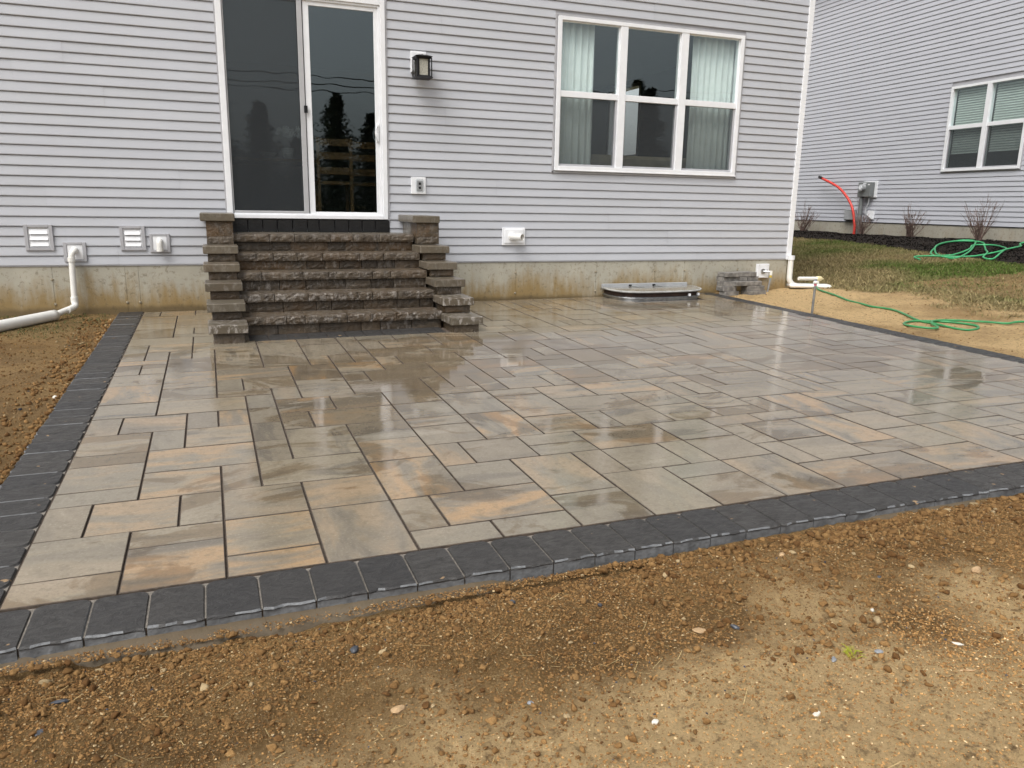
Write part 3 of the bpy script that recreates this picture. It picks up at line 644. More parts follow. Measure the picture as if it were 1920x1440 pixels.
# cheeks: (x0,x1) caps at measured heights
CT = [.135, .291, .450, .605, .763]
for side, (cx0, cx1) in enumerate(((-.073, .262), (2.145, 2.475))):
    xo0, xo1 = (cx0+.038, cx1-.030)
    for k in range(5):
        yf = -2.20+.29*k; zt = CT[k]-(.004 if side else 0); dx = r5.uniform(-.006, .006)
        yb = (-2.20+.29*(k+1))+.10
        m = MB(); m.box(cx0+dx, yf, zt-.077, cx1+dx, yb, zt, .006)
        m.c = (r5.random()*.3, r5.random()*.4, .9 if (k in (0,) or (side and k == 1)) else .25, 1); m.build('cheek_cap', M['cap'], steps)
        zb = CT[k-1]+.001 if k else -.12
        n = MB(); split_block('cheek_stone', xo0+dx, xo1+dx, zb, zt-.0785, yf+.04, yb-.02, steps, sc())
        if k:   # wall body behind, split into courses
            pass
    # stacked body of the cheek behind the front blocks, course by course
    for k in range(5):
        z0_, z1_ = (-.12 if k == 0 else CT[k-1]-.0), CT[k]-.006
        y0_ = -2.20+.29*(k+1)+.09
        ys = [y0_]
        while ys[-1] < -.35: ys.append(min(ys[-1]+r5.choice([.2, .3, .4]), -.012))
        if ys[-1] < -.012: ys[-1] = -.012
        for a, b in zip(ys[:-1], ys[1:]):
            m = MB(); m.box(xo0+.004+r5.uniform(0, .004), a+.002, z0_, xo1-.004-r5.uniform(0, .004), b-.002, z1_, .006); m.c = sc(); m.build('cheek_stone', M['split'], steps)
    # top pillar: two blocks and a cap
    yf = -.75
    z5 = CT[4]
    for z0_, z1_, og in ((z5+.001, z5+.080, .1), (z5+.081, z5+.236, .95)):
        split_block('cheek_stone', xo0, xo1, z0_, z1_, yf+.04, -.40, steps, (og, 0 if og > .5 else .3, .2, 1))
        m = MB(); m.box(xo0+.004, -.398, z0_, xo1-.004, -.012, z1_, .005); m.c = (.15, .2, .9, 1); m.build('cheek_stone', M['cap'], steps)
    m = MB(); m.box(cx0-.012, yf, z5+.238, cx1-.012-.02*side, -.008, z5+.316, .006); m.c = (.1, .1, .2, 1); m.build('cheek_cap', M['cap'], steps)

# ------------------------------------------------------------------ fittings on the near house
ln = thing('wall_lantern', 'black box wall lantern with seeded glass beside the sliding door', 'lantern')
sub('mounting_plate', M['trim'], ln, (2.303, -.022, 2.700, 2.488, .004, 2.935), (2.315, -.030, 2.712, 2.476, -.0225, 2.923))
cx, cy = 2.405, -.155
m = MB(); m.box(cx-.03, -.05, 2.75, cx+.03, -.03, 2.87, .004); m.tube([(cx, -.04, 2.80), (cx, -.09, 2.80)], .012, 8); m.build('bracket', M['black'], ln)
m = MB()
def frus(m, z0, h0_, z1, h1_): m.add([(cx+sx*h, cy+sy*h, z) for z, h in ((z0, h0_), (z1, h1_)) for sx, sy in ((-1, -1), (1, -1), (1, 1), (-1, 1))], [(3, 2, 1, 0), (4, 5, 6, 7), (0, 1, 5, 4), (1, 2, 6, 5), (2, 3, 7, 6), (3, 0, 4, 7)])
frus(m, 2.825, .080, 2.852, .100); frus(m, 2.8525, .098, 2.872, .045); frus(m, 2.8725, .018, 2.882, .008); m.build('lantern_roof', M['black'], ln)
m = MB(); frus(m, 2.618, .103, 2.630, .096); frus(m, 2.6305, .092, 2.648, .075); m.build('lantern_base', M['black'], ln)
for sx in (-1, 1):
    for sy in (-1, 1): m = MB(); m.box(cx+sx*.088-.006, cy+sy*.088-.006, 2.630, cx+sx*.088+.006, cy+sy*.088+.004, 2.835); m.build('corner_bar', M['black'], ln)
m = MB()
for sx in (-1, 1):
    for sy in (-1, 1): m.box(cx+sx*.062-.011, cy+sy*.062-.011, 2.645, cx+sx*.062+.011, cy+sy*.062+.011, 2.828)
m.build('glass_frame', M['black'], ln)
m = MB(); m.box(cx-.062, cy-.062, 2.648, cx+.062, cy+.062, 2.824); m.build('lantern_glass', M['frost'], ln)
ob = thing('outlet_box', 'white weatherproof outlet box with clear bubble cover on the siding right of the sliding door', 'outlet')
sub('mounting_block', M['trim'], ob, (2.295, -.016, 1.325, 2.475, .006, 1.522), bev=.004)
sub('socket', M['greyplastic'], ob, (2.365, -.024, 1.365, 2.43, -.0165, 1.48)); sub('socket_face', M['black'], ob, (2.385, -.027, 1.385, 2.412, -.0245, 1.412), (2.385, -.027, 1.432, 2.412, -.0245, 1.460))
m = MB(); m.box(2.345, -.062, 1.345, 2.448, -.0162, 1.50, .018); m.build('bubble_cover', M['bubble'], ob)
ep = thing('exhaust_pipe', 'white pvc exhaust stub pointing right from a white block low on the siding', 'pipe')
sub('mounting_block', M['trim'], ep, (3.467, -.018, .715, 3.778, .006, .934), (3.497, -.030, .742, 3.75, -.0185, .915), bev=.004)
m = MB(); m.tube([(3.59, -.03, .822), (3.59, -.06, .822)], .047, 14); m.smooth = True; m.build('elbow', M['pvc'], ep)
m = MB(); m.pipe_open((3.585, -.045, .823), (3.672, -.19, .823), .043, .036, 18); m.build('pipe_stub', M['pvc'], ep)
m = MB(); m.tube([(3.6465, -.148, .823), (3.647, -.149, .823)], .0358, 16); m.build('throat_shade_disc', simple('shaded_pipe_throat', (.22, .15, .09), .8), ep)  # brown disc added in the stub, its colour standing in for inner shade
def vent(x0, x1, z0, z1, label):
    v = thing('wall_vent', label, 'vent', 'louvred vents low on the siding')
    sub('vent_surround', M['trim_grey'], v, (x0, -.016, z0, x0+.035, .01, z1), (x1-.035, -.016, z0, x1, .01, z1), (x0+.035, -.016, z1-.03, x1-.035, .01, z1), (x0+.035, -.016, z0, x1-.035, .01, z0+.032), bev=.003)
    sub('vent_frame', M['trim'], v, (x0+.036, -.006, z0+.033, x0+.046, .012, z1-.031), (x1-.046, -.006, z0+.033, x1-.036, .012, z1-.031), (x0+.046, -.006, z1-.041, x1-.046, .012, z1-.031), (x0+.046, -.006, z0+.033, x1-.046, .012, z0+.041))
    m = MB(); m.box(x0+.046, .008, z0+.041, x1-.046, .014, z1-.041); m.build('vent_back', M['black'], v)
    n = 3; zz = np.linspace(z0+.041, z1-.041, n+1)
    for k in range(n):
        m = MB(); a, b = zz[k]+.004, zz[k+1]-.004; m.add([(x0+.048, -.016, a), (x1-.048, -.016, a), (x1-.048, .002, b), (x0+.048, .002, b), (x0+.048, -.012, a), (x1-.048, -.012, a), (x1-.048, .006, b), (x0+.048, .006, b)], [(0, 1, 2, 3), (7, 6, 5, 4), (0, 4, 5, 1), (3, 2, 6, 7), (0, 3, 7, 4), (1, 5, 6, 2)]); m.build('louvre', M['trim'], v)
vent(-1.795, -1.532, .666, .935, 'leftmost louvred white vent in a grey surround, left of the white drain pipe')
vent(-.905, -.655, .664, .928, 'louvred white vent in a grey surround, between the drain pipe and the stone steps')
v3 = thing('pipe_vent', 'small white vent hood in a grey surround just left of the stone steps', 'vent')
sub('vent_surround', M['trim_grey'], v3, (-.617, -.016, .643, -.588, .01, .845), (-.443, -.016, .643, -.413, .01, .845), (-.588, -.016, .820, -.443, .01, .845), (-.588, -.016, .643, -.443, .01, .668))
sub('vent_plate', M['trim'], v3, (-.587, -.010, .669, -.444, .012, .819))
m = MB(); m.tube(bez([(-.516, -.01, .765), (-.516, -.055, .765), (-.516, -.068, .735), (-.516, -.068, .665)], 5), .031, 14); m.tube([(-.516, -.068, .69), (-.516, -.068, .658)], .036, 14); m.smooth = False; m.build('vent_hood', M['pvc'], v3)
dp = thing('drain_pipe', 'white pvc drain pipe dropping from a wall box and running left along the soil', 'pipe')
sub('box_surround', M['trim_grey'], dp, (-1.452, -.016, .548, -1.418, .01, .753), (-1.270, -.016, .548, -1.237, .01, .753), (-1.418, -.016, .725, -1.270, .01, .753), (-1.418, -.016, .548, -1.270, .01, .572))
sub('box_plate', M['trim'], dp, (-1.417, -.010, .573, -1.271, .012, .724))
zb = .10
m = MB(); m.tube(bez([(-1.345, -.01, .672), (-1.345, -.055, .668), (-1.365, -.078, .64), (-1.375, -.08, .585)], 6), .031, 14); m.tube([(-1.375, -.08, .60), (-1.375, -.08, .555)], .037, 14); m.smooth = True; m.build('top_elbow', M['pvc'], dp)
m = MB(); m.tube([(-1.375, -.08, .57), (-1.385, -.095, .165)], .030, 16); m.smooth = True; m.build('riser_pipe', M['pvc'], dp)
m = MB(); m.tube([(-1.385, -.095, .185), (-1.385, -.095, .125)], .037, 14); m.tube(bez([(-1.385, -.095, .15), (-1.387, -.12, .09), (-1.44, -.25, .06)], 6), .034, 14); m.smooth = True; m.build('lower_elbow', M['pvc'], dp)
m = MB(); m.tube([(-1.41, -.17, .075), (-1.545, -.42, .035)], .031, 16); m.smooth = True; m.build('short_pipe', M['pvc'], dp)
m = MB(); m.tube([(-1.53, -.39, .037), (-2.9, -2.55, -.02)], .054, 24); m.build('ground_pipe', M['pvc'], dp, True)
sub('pipe_print', M['black'], dp, (-1.391, -.1108, .28, -1.389, -.1095, .36), bev=0)
# ---- basement window well cover
wc = thing('window_well_cover', 'clear plastic window well cover with pale metal rim against the foundation', 'window well cover')
cxw, wA, dD = 5.525, .675, .60
def dpt(t, s=1.0, z=0): 
    a = -PI+PI*t; e = 3.6; c, s_ = math.cos(a), math.sin(a)
    X_ = cxw+.06+wA*s*np.sign(c)*abs(c)**(2/e); Y_ = -(dD*s)*abs(s_)**(2/e)*(1.0)
    return (float(X_), float(Y_)-.012, plane(X_, Y_)+z)
N = 28; P_ = [dpt(k/N) for k in range(N+1)]
m = MB(); m.tube([(x, y, z+.118) for x, y, z in P_], .0125, 8); m.smooth = True; m.build('rim', M['dullrim'], wc)
m = MB(); m.box(cxw-.62, -.035, .15, cxw+.72, -.005, .20, .004); m.box(cxw-.62, -.05, .128, cxw+.72, -.036, .150, .003); m.build('back_flange', M['greyplastic'], wc)
m = MB(); top = [(x, y, z+.128) for x, y, z in P_]; bk = [(cxw-.62+1.34*k/N, -.03, .155) for k in range(N+1)]
mid = [((a[0]*.5+b[0]*.5), (a[1]*.5+b[1]*.5), (a[2]+b[2])/2+.008) for a, b in zip(top, bk)]
m.add(top+mid+bk, [(r_*(N+1)+k, r_*(N+1)+k+1, (r_+1)*(N+1)+k+1, (r_+1)*(N+1)+k) for r_ in range(2) for k in range(N)]); m.smooth = True; m.build('cover_sheet', M['cover'], wc)
for xa, xb_ in ((5.33, 5.62), (5.70, 6.02)):
    m = MB(); m.tube([(xa, -.05, .165), ((xa+xb_)/2, -.28, .158), (xb_, -.52, .146)], .006, 6); m.build('rib', M['greymetal'], wc)
    sub('rib_clip', M['black'], wc, (xa-.02, -.055, .163, xa+.02, -.03, .185))
m = MB(); 
for zz0, zz1, s in ((-.03, .045, .955), (.046, .105, .935)):
    q = [dpt(k/N, s, 0) for k in range(N+1)]
    m.add([(x, y, z+zz0) for x, y, z in q]+[(x, y, z+zz1) for x, y, z in q], [(k, k+1, N+2+k, N+1+k) for k in range(N)])
m.build('well_liner', M['steel'], wc); wl = wc.children[-1]
m = MB(); q = [dpt(k/N, .97, 0) for k in range(N+1)]; m.tube([(x, y, z+.035) for x, y, z in q], .009, 6); m.build('liner_corrugation', M['steel'], wc)
m = MB(); q = [dpt(k/N, .945, 0) for k in range(N+1)]; m.add([(x, y, z+.05) for x, y, z in q]+[(x, y, z+.112) for x, y, z in q], [(k, k+1, N+2+k, N+1+k) for k in range(N)]); m.build('dark_gasket', simple('rusty_gasket', (.035, .018, .012), .8, var=.4), wc)
m = MB(); m.add([(cxw-.7, -.004, -.3)]+[(cxw+.8, -.004, -.3), (cxw+.8, -.6, -.3), (cxw-.7, -.6, -.3)], [(0, 1, 2, 3)]); m.build('well_bottom', M['mulch_chip'], wc)
for a in (.59, .70): 
    x, y, z = dpt(a, 1.0); m = MB(); m.box(x-.013, y-.012, z+.052, x+.013, y+.02, z+.084); m.build('white_clip', M['trim'], wc)
# ---- spare blocks stacked by the foundation  (x0,x1,y0,y1,z0,z1,rot)
gy = 'spare paving blocks stacked against the foundation'
def block(x, y, z, w, d, h_, rz, label):
    m = MB(); m.box(-w/2, -d/2, 0, w/2, d/2, h_, .005); o = m.build('paving_block', M['spare_block']); o.location = (x, y, z); o.rotation_euler = (0, 0, rz); tag(o, label, 'paving block', gy)
bz = .035
block(6.80, -.25, bz-.01, .24, .14, .060, .08, 'left dark block at the bottom of the spare block stack')
block(7.20, -.27, bz-.015, .33, .16, .072, .06, 'right-hand block at the bottom of the spare block stack, lying on the soil')
block(6.77, -.22, bz+.052, .22, .18, .068, 0, 'left block in the second layer of the spare block stack')
block(7.19, -.26, bz+.059, .29, .16, .066, -.03, 'dark blue-grey block in the second layer, right side of the stack')
block(6.80, -.20, bz+.122, .24, .18, .062, .0, 'left block in the middle layer of the stack, under the recessed block')
block(7.06, -.27, bz+.127, .46, .14, .062, .05, 'long block jutting forward across the middle of the spare stack')
block(6.83, -.15, bz+.186, .26, .17, .060, 0, 'recessed block below the left end of the top layer')
block(7.03, -.17, bz+.191, .13, .16, .056, 0, 'small pale block standing between two blocks in the fourth layer')
block(7.20, -.16, bz+.191, .18, .17, .056, 0, 'block at the right of the fourth layer of the spare stack')
block(6.82, -.18, bz+.248, .25, .18, .060, .02, 'top left block with a dark front on the spare block stack')
block(7.10, -.17, bz+.249, .29, .17, .062, -.01, 'top right block beside the white spigot box')
# ---- water box, supply pipe
wb = thing('spigot_box', 'white square wall box with a brass and steel spigot on the foundation by the corner', 'spigot')
sub('box_plate', M['trim'], wb, (7.425, -.034, .240, 7.632, .012, .442), bev=.005)
for x in (7.45, 7.607):
    for z in (.265, .417): m = MB(); m.tube([(x, -.033, z), (x, -.037, z)], .005, 8); m.build('screw', M['steel'], wb)
m = MB(); m.tube([(7.52, -.034, .335), (7.52, -.045, .335)], .038, 16); m.build('escutcheon', M['steel'], wb)
m = MB(); m.tube([(7.52, -.045, .335), (7.60, -.12, .335)], .012, 8); m.tube([(7.56, -.08, .335), (7.56, -.08, .365)], .007, 8); m.build('spigot', M['steel'], wb)
m = MB(); m.tube([(7.60, -.12, .35), (7.60, -.12, .285)], .020, 12); m.build('white_coupling', M['pvc'], wb)
m = MB(); m.tube([(7.60, -.12, .285), (7.597, -.122, .25)], .018, 12); m.build('yellow_coupling', M['brass'], wb)
m = MB(); m.tube([(7.597, -.122, .25), (7.545, -.14, .02)], .012, 10); m.build('supply_pipe', M['steel'], wb)
# ---- downspout, splash block, stub
dn = thing('downspout', 'white downspout elbow at the house corner above the splash block', 'downspout')
m = MB(); m.tube(bez([(8.0, -.045, .515), (8.0, -.045, .30), (8.005, -.05, .20), (8.06, -.06, .135), (8.115, -.07, .118)], 6), .040, 14); m.smooth = True; m.build('elbow', M['pvc'], dn)
m = MB(); m.tube([(8.0, -.045, .50), (8.0, -.045, .56)], .052, 14); m.build('collar', M['trim'], dn)
sb_ = MB(); gz = float(h0(8.25, -.15)); sb_.box(-.30, -.11, 0, .30, .11, .055, .02); o = sb_.build('splash_block', M['pvc']); o.location = (8.26, -.18, gz+.01); o.rotation_euler = (0, 0, -.45); tag(o, 'white plastic splash block on the soil under the downspout', 'splash block')
hp = thing('pvc_stub_pipe', 'short horizontal white pipe with a pale yellow cap above the splash block', 'pipe')
m = MB(); m.tube([(8.03, -.21, .238), (8.36, -.24, .236)], .027, 14); m.smooth = True; m.build('pipe', M['pvc'], hp)
m = MB(); m.tube([(8.34, -.238, .236), (8.40, -.243, .234), (8.455, -.247, .230)], [.036, .036, .006], 14); m.build('cap', simple('cream_plastic', (.72, .62, .36), .5), hp)
m = MB(); m.tube([(8.37, -.24, .21), (8.37, -.24, .06)], .014, 8); m.build('support_leg', M['pvc'], hp)
st = thing('water_post', 'thin grey metal stake with a red and white valve beside the dark border', 'post')
px_, py_ = 6.748, -1.98
m = MB(); m.tube([(px_, py_, -.05), (px_+.008, py_, .345)], .0145, 12); m.smooth = True; m.build('stake', M['steel'], st)
m = MB(); m.tube([(px_+.008, py_, .335), (px_+.008, py_, .362)], .017, 12); m.build('red_ring', simple('pink_red_band', (.6, .16, .20), .5), st)
m = MB(); m.tube([(px_+.008, py_, .36), (px_+.008, py_, .375), (px_+.008, py_, .392)], [.026, .032, .016], 12); m.tube([(px_-.02, py_, .372), (px_+.04, py_, .372)], .013, 8); m.build('white_valve', M['pvc'], st)
m = MB(); m.tube([(px_+.008, py_, .39), (px_+.008, py_, .408)], .016, 10); m.build('blue_collar', simple('blue_grey_plastic', (.12, .15, .22), .5), st)
# ---- hoses
def hz(x, y): return float(hfull(np.array([x]), np.array([y]))[0])
def hose(pts, r, name, label, mat, lift=None):
    P = []
    for i, (x, y) in enumerate(pts): P.append((x, y, hz(x, y)+r*.95+(lift[i] if lift else 0)))
    P = bez(P, 5); m = MB(); m.tube(P, r, 8); m.smooth = True; o = m.build(name, mat); tag(o, label, 'hose'); return o
NH = [(8.20, .02), (8.36, -.05), (8.3, -.28), (8.16, -.5), (8.01, -.99), (7.87, -1.38), (7.81, -1.67), (7.75, -1.91), (7.80, -2.08), (7.76, -2.28), (7.61, -2.57), (7.46, -2.84), (7.44, -2.97), (7.43, -3.14), (7.44, -3.38), (7.5, -3.5), (7.61, -3.51), (7.72, -3.42), (7.70, -3.28), (7.6, -3.07), (7.4, -2.92), (7.25, -2.91), (7.13, -3.0), (7.07, -3.16), (7.11, -3.3), (7.18, -3.36), (7.27, -3.31), (7.38, -3.13), (7.54, -3.05), (7.73, -3.13), (7.9, -3.24), (7.98, -3.42), (8.06, -3.51), (8.26, -3.55), (8.7, -3.9), (9.6, -4.6)]
hose(NH, .0125, 'garden_hose', 'green garden hose curling over the bare soil right of the patio', M['hose'], [.02]*3+[.002+.012*(i > 19) for i in range(len(NH)-3)])
FH = [(11.99, 1.26), (12.15, 1.52), (12.5, 1.35), (12.49, .96), (13.11, 1.21), (13.9, 1.75), (14.5, 2.25), (14.53, 2.56), (13.95, 2.53), (13.11, 2.01), (12.6, 1.54), (12.56, 1.22), (12.9, .90), (13.44, .76), (13.94, 1.2), (14.22, 1.62), (14.0, 1.85), (13.49, 1.5), (13.04, 1.32), (12.76, 1.33), (12.89, 1.71), (13.52, 2.27), (14.27, 2.49), (14.5, 2.1), (13.97, 1.58), (13.4, 1.1), (13.12, .84), (12.76, .62), (12.75, .42), (13.5, .8), (14.3, 1.1), (14.9, 1.5), (15.0, .6), (15.05, -1.5)]
hose(FH, .016, 'coiled_hose', 'light green hose loosely coiled on the lawn and mulch by the neighbouring house', M['hose_far'], [.01+.03*((i*7) % 4)/4 for i in range(len(FH)-2)]+[.25, .35])

# ------------------------------------------------------------------ neighbouring house (local frame: x outward, y along the wall)
TH = -.05752997; nb = thing('neighbour_house', 'neighbouring house with pale grey siding behind the mulch bed, far right', 'house', rz=TH)
wx = 15.172; NZ = .957
def toloc(wy): return wy/math.cos(TH)+wx*math.tan(TH)*0  # along-wall helper
def LY(x, y): return -math.sin(TH)*x+math.cos(TH)*y
nl0, nl1 = -4.0, 13.6
wn0, wn1 = LY(15.33, 2.13), LY(15.432, 4.075); NW = (wn0, wn1, 2.115, 3.905)
# rotate local laps: build in a child frame whose x runs along the wall and -y faces our yard
fr = Matrix(((0, 1, 0, wx), (-1, 0, 0, 0), (0, 0, 1, 0), (0, 0, 0, 1)))   # (u,v,z)->(wx+v, -u, z)
def nbuild(m, name, mat):
    m.v = [(wx+v, -u, z) for u, v, z in m.v]; return m.build(name, mat, nb, m.smooth)
rs = random.Random(99)
holeN = (-NW[1]-.02, -NW[0]+.02, NW[2]-.02, NW[3]+.02)
class _F:  # courses() writes through this adapter
    pass
off = 0
for k in range(62):
    z = NZ+k*CO
    if k % 2 == 0: off = rs.uniform(0, 3.66)
    segs = [(-nl1, -nl0)]
    if z+CO > holeN[2]+.012 and z < holeN[3]-.006: segs = [(-nl1, holeN[0]), (holeN[1], -nl0)]
    for a, b in segs:
        cuts = [a]; s = -nl1-3.66+off
        while s < b:
            if a+.4 < s < b-.4: cuts.append(s)
            s += 3.66 if k < 58 else 30
        cuts.append(b)
        for q, (c, d) in enumerate(zip(cuts[:-1], cuts[1:])):
            if len([1]) and d-c > 0:
                m = MB(); lap(m, c, d-(.001 if q < len(cuts)-2 else 0), z, -.0016*(q % 2)); g = rs.uniform(.96, 1.0); m.c = (g, g, g, 1); nbuild(m, 'siding_board', M['siding_far'])
m = MB(); wallboxes(m, -nl1, -nl0, NZ-.01, NZ+62*CO, [(-NW[1], -NW[0], NW[2], NW[3])], .022, .16); nbuild(m, 'wall', M['trim_grey'])
m = MB(); m.box(-nl1, .16, NZ, -nl1+.12, 9, 7.2); m.box(-nl0-.12, .16, NZ, -nl0, 9, 7.2); m.box(-nl1, 8.9, NZ, -nl0, 9, 7.2); nbuild(m, 'side_wall', M['siding_far'])
m = MB(); m.box(-nl1-.3, -.35, NZ+62*CO, -nl0+.3, 9.3, NZ+62*CO+.16); nbuild(m, 'eaves', M['trim'])
zt = NZ+62*CO+.16; m = MB(); m.add([(-nl1-.3, -.4, zt), (-nl0+.3, -.4, zt), (-nl0+.3, 4.5, zt+2), (-nl1-.3, 4.5, zt+2), (-nl0+.3, 9.4, zt), (-nl1-.3, 9.4, zt)], [(0, 1, 2, 3), (3, 2, 4, 5), (1, 4, 2), (0, 3, 5)]); nbuild(m, 'roof', M['roof'])
u = -nl1; 
while u < -nl0: m = MB(); m.box(u+.003, .008, -.4, min(u+1.19, -nl0)-.003, .2, NZ-.004); nbuild(m, 'foundation_panel', M['foundation_far']); u += 1.19
m = MB(); m.box(-nl1, -.004, NZ-.014, -nl0, .022, NZ+.002); nbuild(m, 'starter_strip', M['black'])
a0, a1, b0, b1 = -NW[1], -NW[0], NW[2], NW[3]
m = MB(); m.box(a0-.02, -.012, b0-.02, a0+.004, .02, b1+.02); m.box(a1-.004, -.012, b0-.02, a1+.02, .02, b1+.02); m.box(a0, -.012, b1, a1, .02, b1+.02); m.box(a0, -.013, b0-.02, a1, .02, b0); nbuild(m, 'siding_channel', M['trim_grey'])
m = MB(); m.box(a0, -.03, b0, a0+.055, .1, b1); m.box(a1-.055, -.03, b0, a1, .1, b1); m.box(a0+.055, -.03, b1-.05, a1-.055, .1, b1); m.box(a0+.055, -.035, b0, a1-.055, .1, b0+.05); mc = (a0+a1)/2; m.box(mc-.05, -.028, b0+.05, mc+.05, .1, b1-.05)
nwd = nbuild(m, 'window', M['trim'])
def nsub(m, name, mat): 
    m.v = [(wx+v, -u, z) for u, v, z in m.v]; return m.build(name, mat, nwd)
for p, q in ((a0+.055, mc-.05), (mc+.05, a1-.055)):
    zm = 3.045; m = MB(); m.box(p, -.01, zm-.04, q, .06, zm+.04); nsub(m, 'meeting_rail', M['trim'])
    m = MB(); m.box(p, .01, b0+.05, p+.025, .05, zm-.04); m.box(q-.02, .01, b0+.05, q, .05, zm-.04); m.box(p+.025, .01, b0+.05, q-.02, .05, b0+.075); nsub(m, 'lower_sash_frame', M['trim_grey'])
    m = MB(); m.box(p, .03, zm+.04, q, .036, b1-.05); nsub(m, 'pane', M['glass'])
    m = MB(); m.box(p+.025, .04, b0+.075, q-.02, .046, zm-.04); nsub(m, 'pane', M['glass'])
    m = MB(); m.add([(p+.02, .012, b0+.07), (q-.02, .012, b0+.07), (q-.02, .012, zm-.04), (p+.02, .012, zm-.04)], [(0, 1, 2, 3)]); nsub(m, 'half_screen', M['screen'])
    zz = b1-.07; n = 0
    while zz > 2.50 - 0.0:
        m = MB(); m.add([(p+.03, .13, zz), (q, .13, zz), (q, .10, zz-.045), (p+.03, .10, zz-.045), (p+.03, .133, zz), (q, .133, zz), (q, .103, zz-.045), (p+.03, .103, zz-.045)], [(0, 1, 2, 3), (7, 6, 5, 4), (0, 4, 5, 1), (3, 2, 6, 7)]); nsub(m, 'blind_slat', M['blind']); zz -= .05
m = MB(); m.box(a0-.4, .6, b0-.5, a1+.4, .62, b1+.4); nbuild(m, 'room_wall', M['room'])
# things fixed on and standing at the neighbour's wall
def nthing(name, label, cat, u, z, v=0): 
    e = thing(name, label, cat); e.rotation_euler = (0, 0, TH); e.location = Matrix.Rotation(TH, 3, 'Z') @ Vector((wx+v, u, z)); return e
def nb2(m, name, mat, p, smooth=False):   # (u toward viewer's right, v outward<0)
    m.v = [(v, -u, z) for u, v, z in m.v]; return m.build(name, mat, p, smooth)
um = LY(15.55, 6.25); em = nthing('electric_meter', 'grey electric meter box on a conduit fixed to the neighbouring house', 'meter', um, 0)
m = MB(); m.box(-.17, -.03, 1.56, .30, -.002, 1.96, .004); nb2(m, 'backing_board', M['trim'], em)
m = MB(); m.box(-.22, -.16, 1.575, .22, -.031, 1.93, .008); nb2(m, 'meter_box', M['greymetal'], em)
m = MB(); m.tube([(-.02, -.16, 1.80), (-.02, -.25, 1.80)], .085, 18); nb2(m, 'meter_dial', M['greyplastic'], em)
m = MB(); m.tube([(-.02, -.25, 1.80), (-.02, -.262, 1.80)], .055, 16); nb2(m, 'meter_glass', M['ceramic'], em)
m = MB(); m.box(.12, -.164, 1.86, .19, -.1602, 1.885); m.box(-.04, -.164, 1.885, .06, -.1602, 1.905); nb2(m, 'label_plate', M['trim'], em)
m = MB(); m.tube([(-.13, -.09, 1.58), (-.13, -.09, .55)], .052, 14); nb2(m, 'conduit', M['greymetal'], em, True)
m = MB(); m.tube(bez([(.14, -.09, 1.58), (.12, -.09, 1.40), (.07, -.10, 1.26), (.10, -.10, 1.16), (.2, -.06, 1.06)], 5), .017, 8); nb2(m, 'cable', M['greyplastic'], em, True)
m = MB(); m.box(.08, -.05, 1.03, .29, -.002, 1.24, .004); nb2(m, 'entry_block', M['trim'], em)
ub = LY(15.585, 6.75); pb = nthing('utility_box', 'small pale grey utility box low on the siding left of the electric meter', 'utility box', ub, 0)
m = MB(); m.box(-.19, -.11, .99, .17, -.002, 1.27, .02); nb2(m, 'cover', M['greyplastic'], pb); m = MB(); m.box(-.2, -.02, .97, .18, -.001, .989); nb2(m, 'base', M['black'], pb)
rc_ = nthing('red_conduit', 'bright red conduit bending up from the mulch bed, with a black end', 'conduit', LY(15.58, 6.45), 0)
Q = [(.06, -.20, .5), (.07, -.20, .78), (.02, -.20, 1.02), (-.10, -.21, 1.33), (-.32, -.22, 1.58), (-.68, -.23, 1.83), (-1.30, -.24, 2.06)]
m = MB(); m.tube(bez(Q, 5), .032, 10); nb2(m, 'pipe', M['red'], rc_, True)
m = MB(); m.tube([Q[-1], (-1.43, -.24, 2.105)], .036, 10); nb2(m, 'black_cap', M['black'], rc_)
# ---- bare shrubs
def shrub(x, y, H, Wd, seed, label):
    r = random.Random(seed); z0 = hz(x, y)-.02; m = MB()
    for k in range(26):
        a = r.uniform(0, 2*PI); sp = r.random()**.7*Wd; hh = H*r.uniform(.6, 1.05)*(1-.25*sp/Wd)
        p0 = Vector((x+r.uniform(-.06, .06), y+r.uniform(-.06, .06), z0)); p3 = p0+Vector((math.cos(a)*sp, math.sin(a)*sp, hh)); p1 = p0+Vector((math.cos(a)*sp*.45, math.sin(a)*sp*.45, hh*.4))
        P = bez([p0, p1, p3], 3); m.tube(P, [.009-.0075*i/(len(P)-1) for i in range(len(P))], 4, False)
        for q in range(7):
            t_ = r.uniform(.25, .95); b0_ = P[int(t_*(len(P)-1))]; d = Vector((math.cos(a)+r.uniform(-.9, .9), math.sin(a)+r.uniform(-.9, .9), r.uniform(1.2, 2.6))).normalized()*r.uniform(.1, .26)*H
            m.tube([b0_, b0_+d*.5+Vector((0, 0, .01)), b0_+d], [.0042, .003, .0015], 3, False)
    o = m.build('bare_shrub', M['twig']); tag(o, label, 'shrub', 'leafless shrubs in the mulch bed')
shrub(15.25, 8.15, .86, .36, 1, 'bare shrub at the far left of the mulch bed, by the near house corner')
shrub(15.25, 6.05, .62, .34, 2, 'low bare shrub at the foot of the electric meter conduit')
shrub(15.15, 4.45, .82, .40, 3, 'bare shrub in the middle of the mulch bed, below blank siding')
shrub(14.85, 2.45, .98, .40, 4, 'tall bare shrub below the neighbouring window, behind the coiled hose')

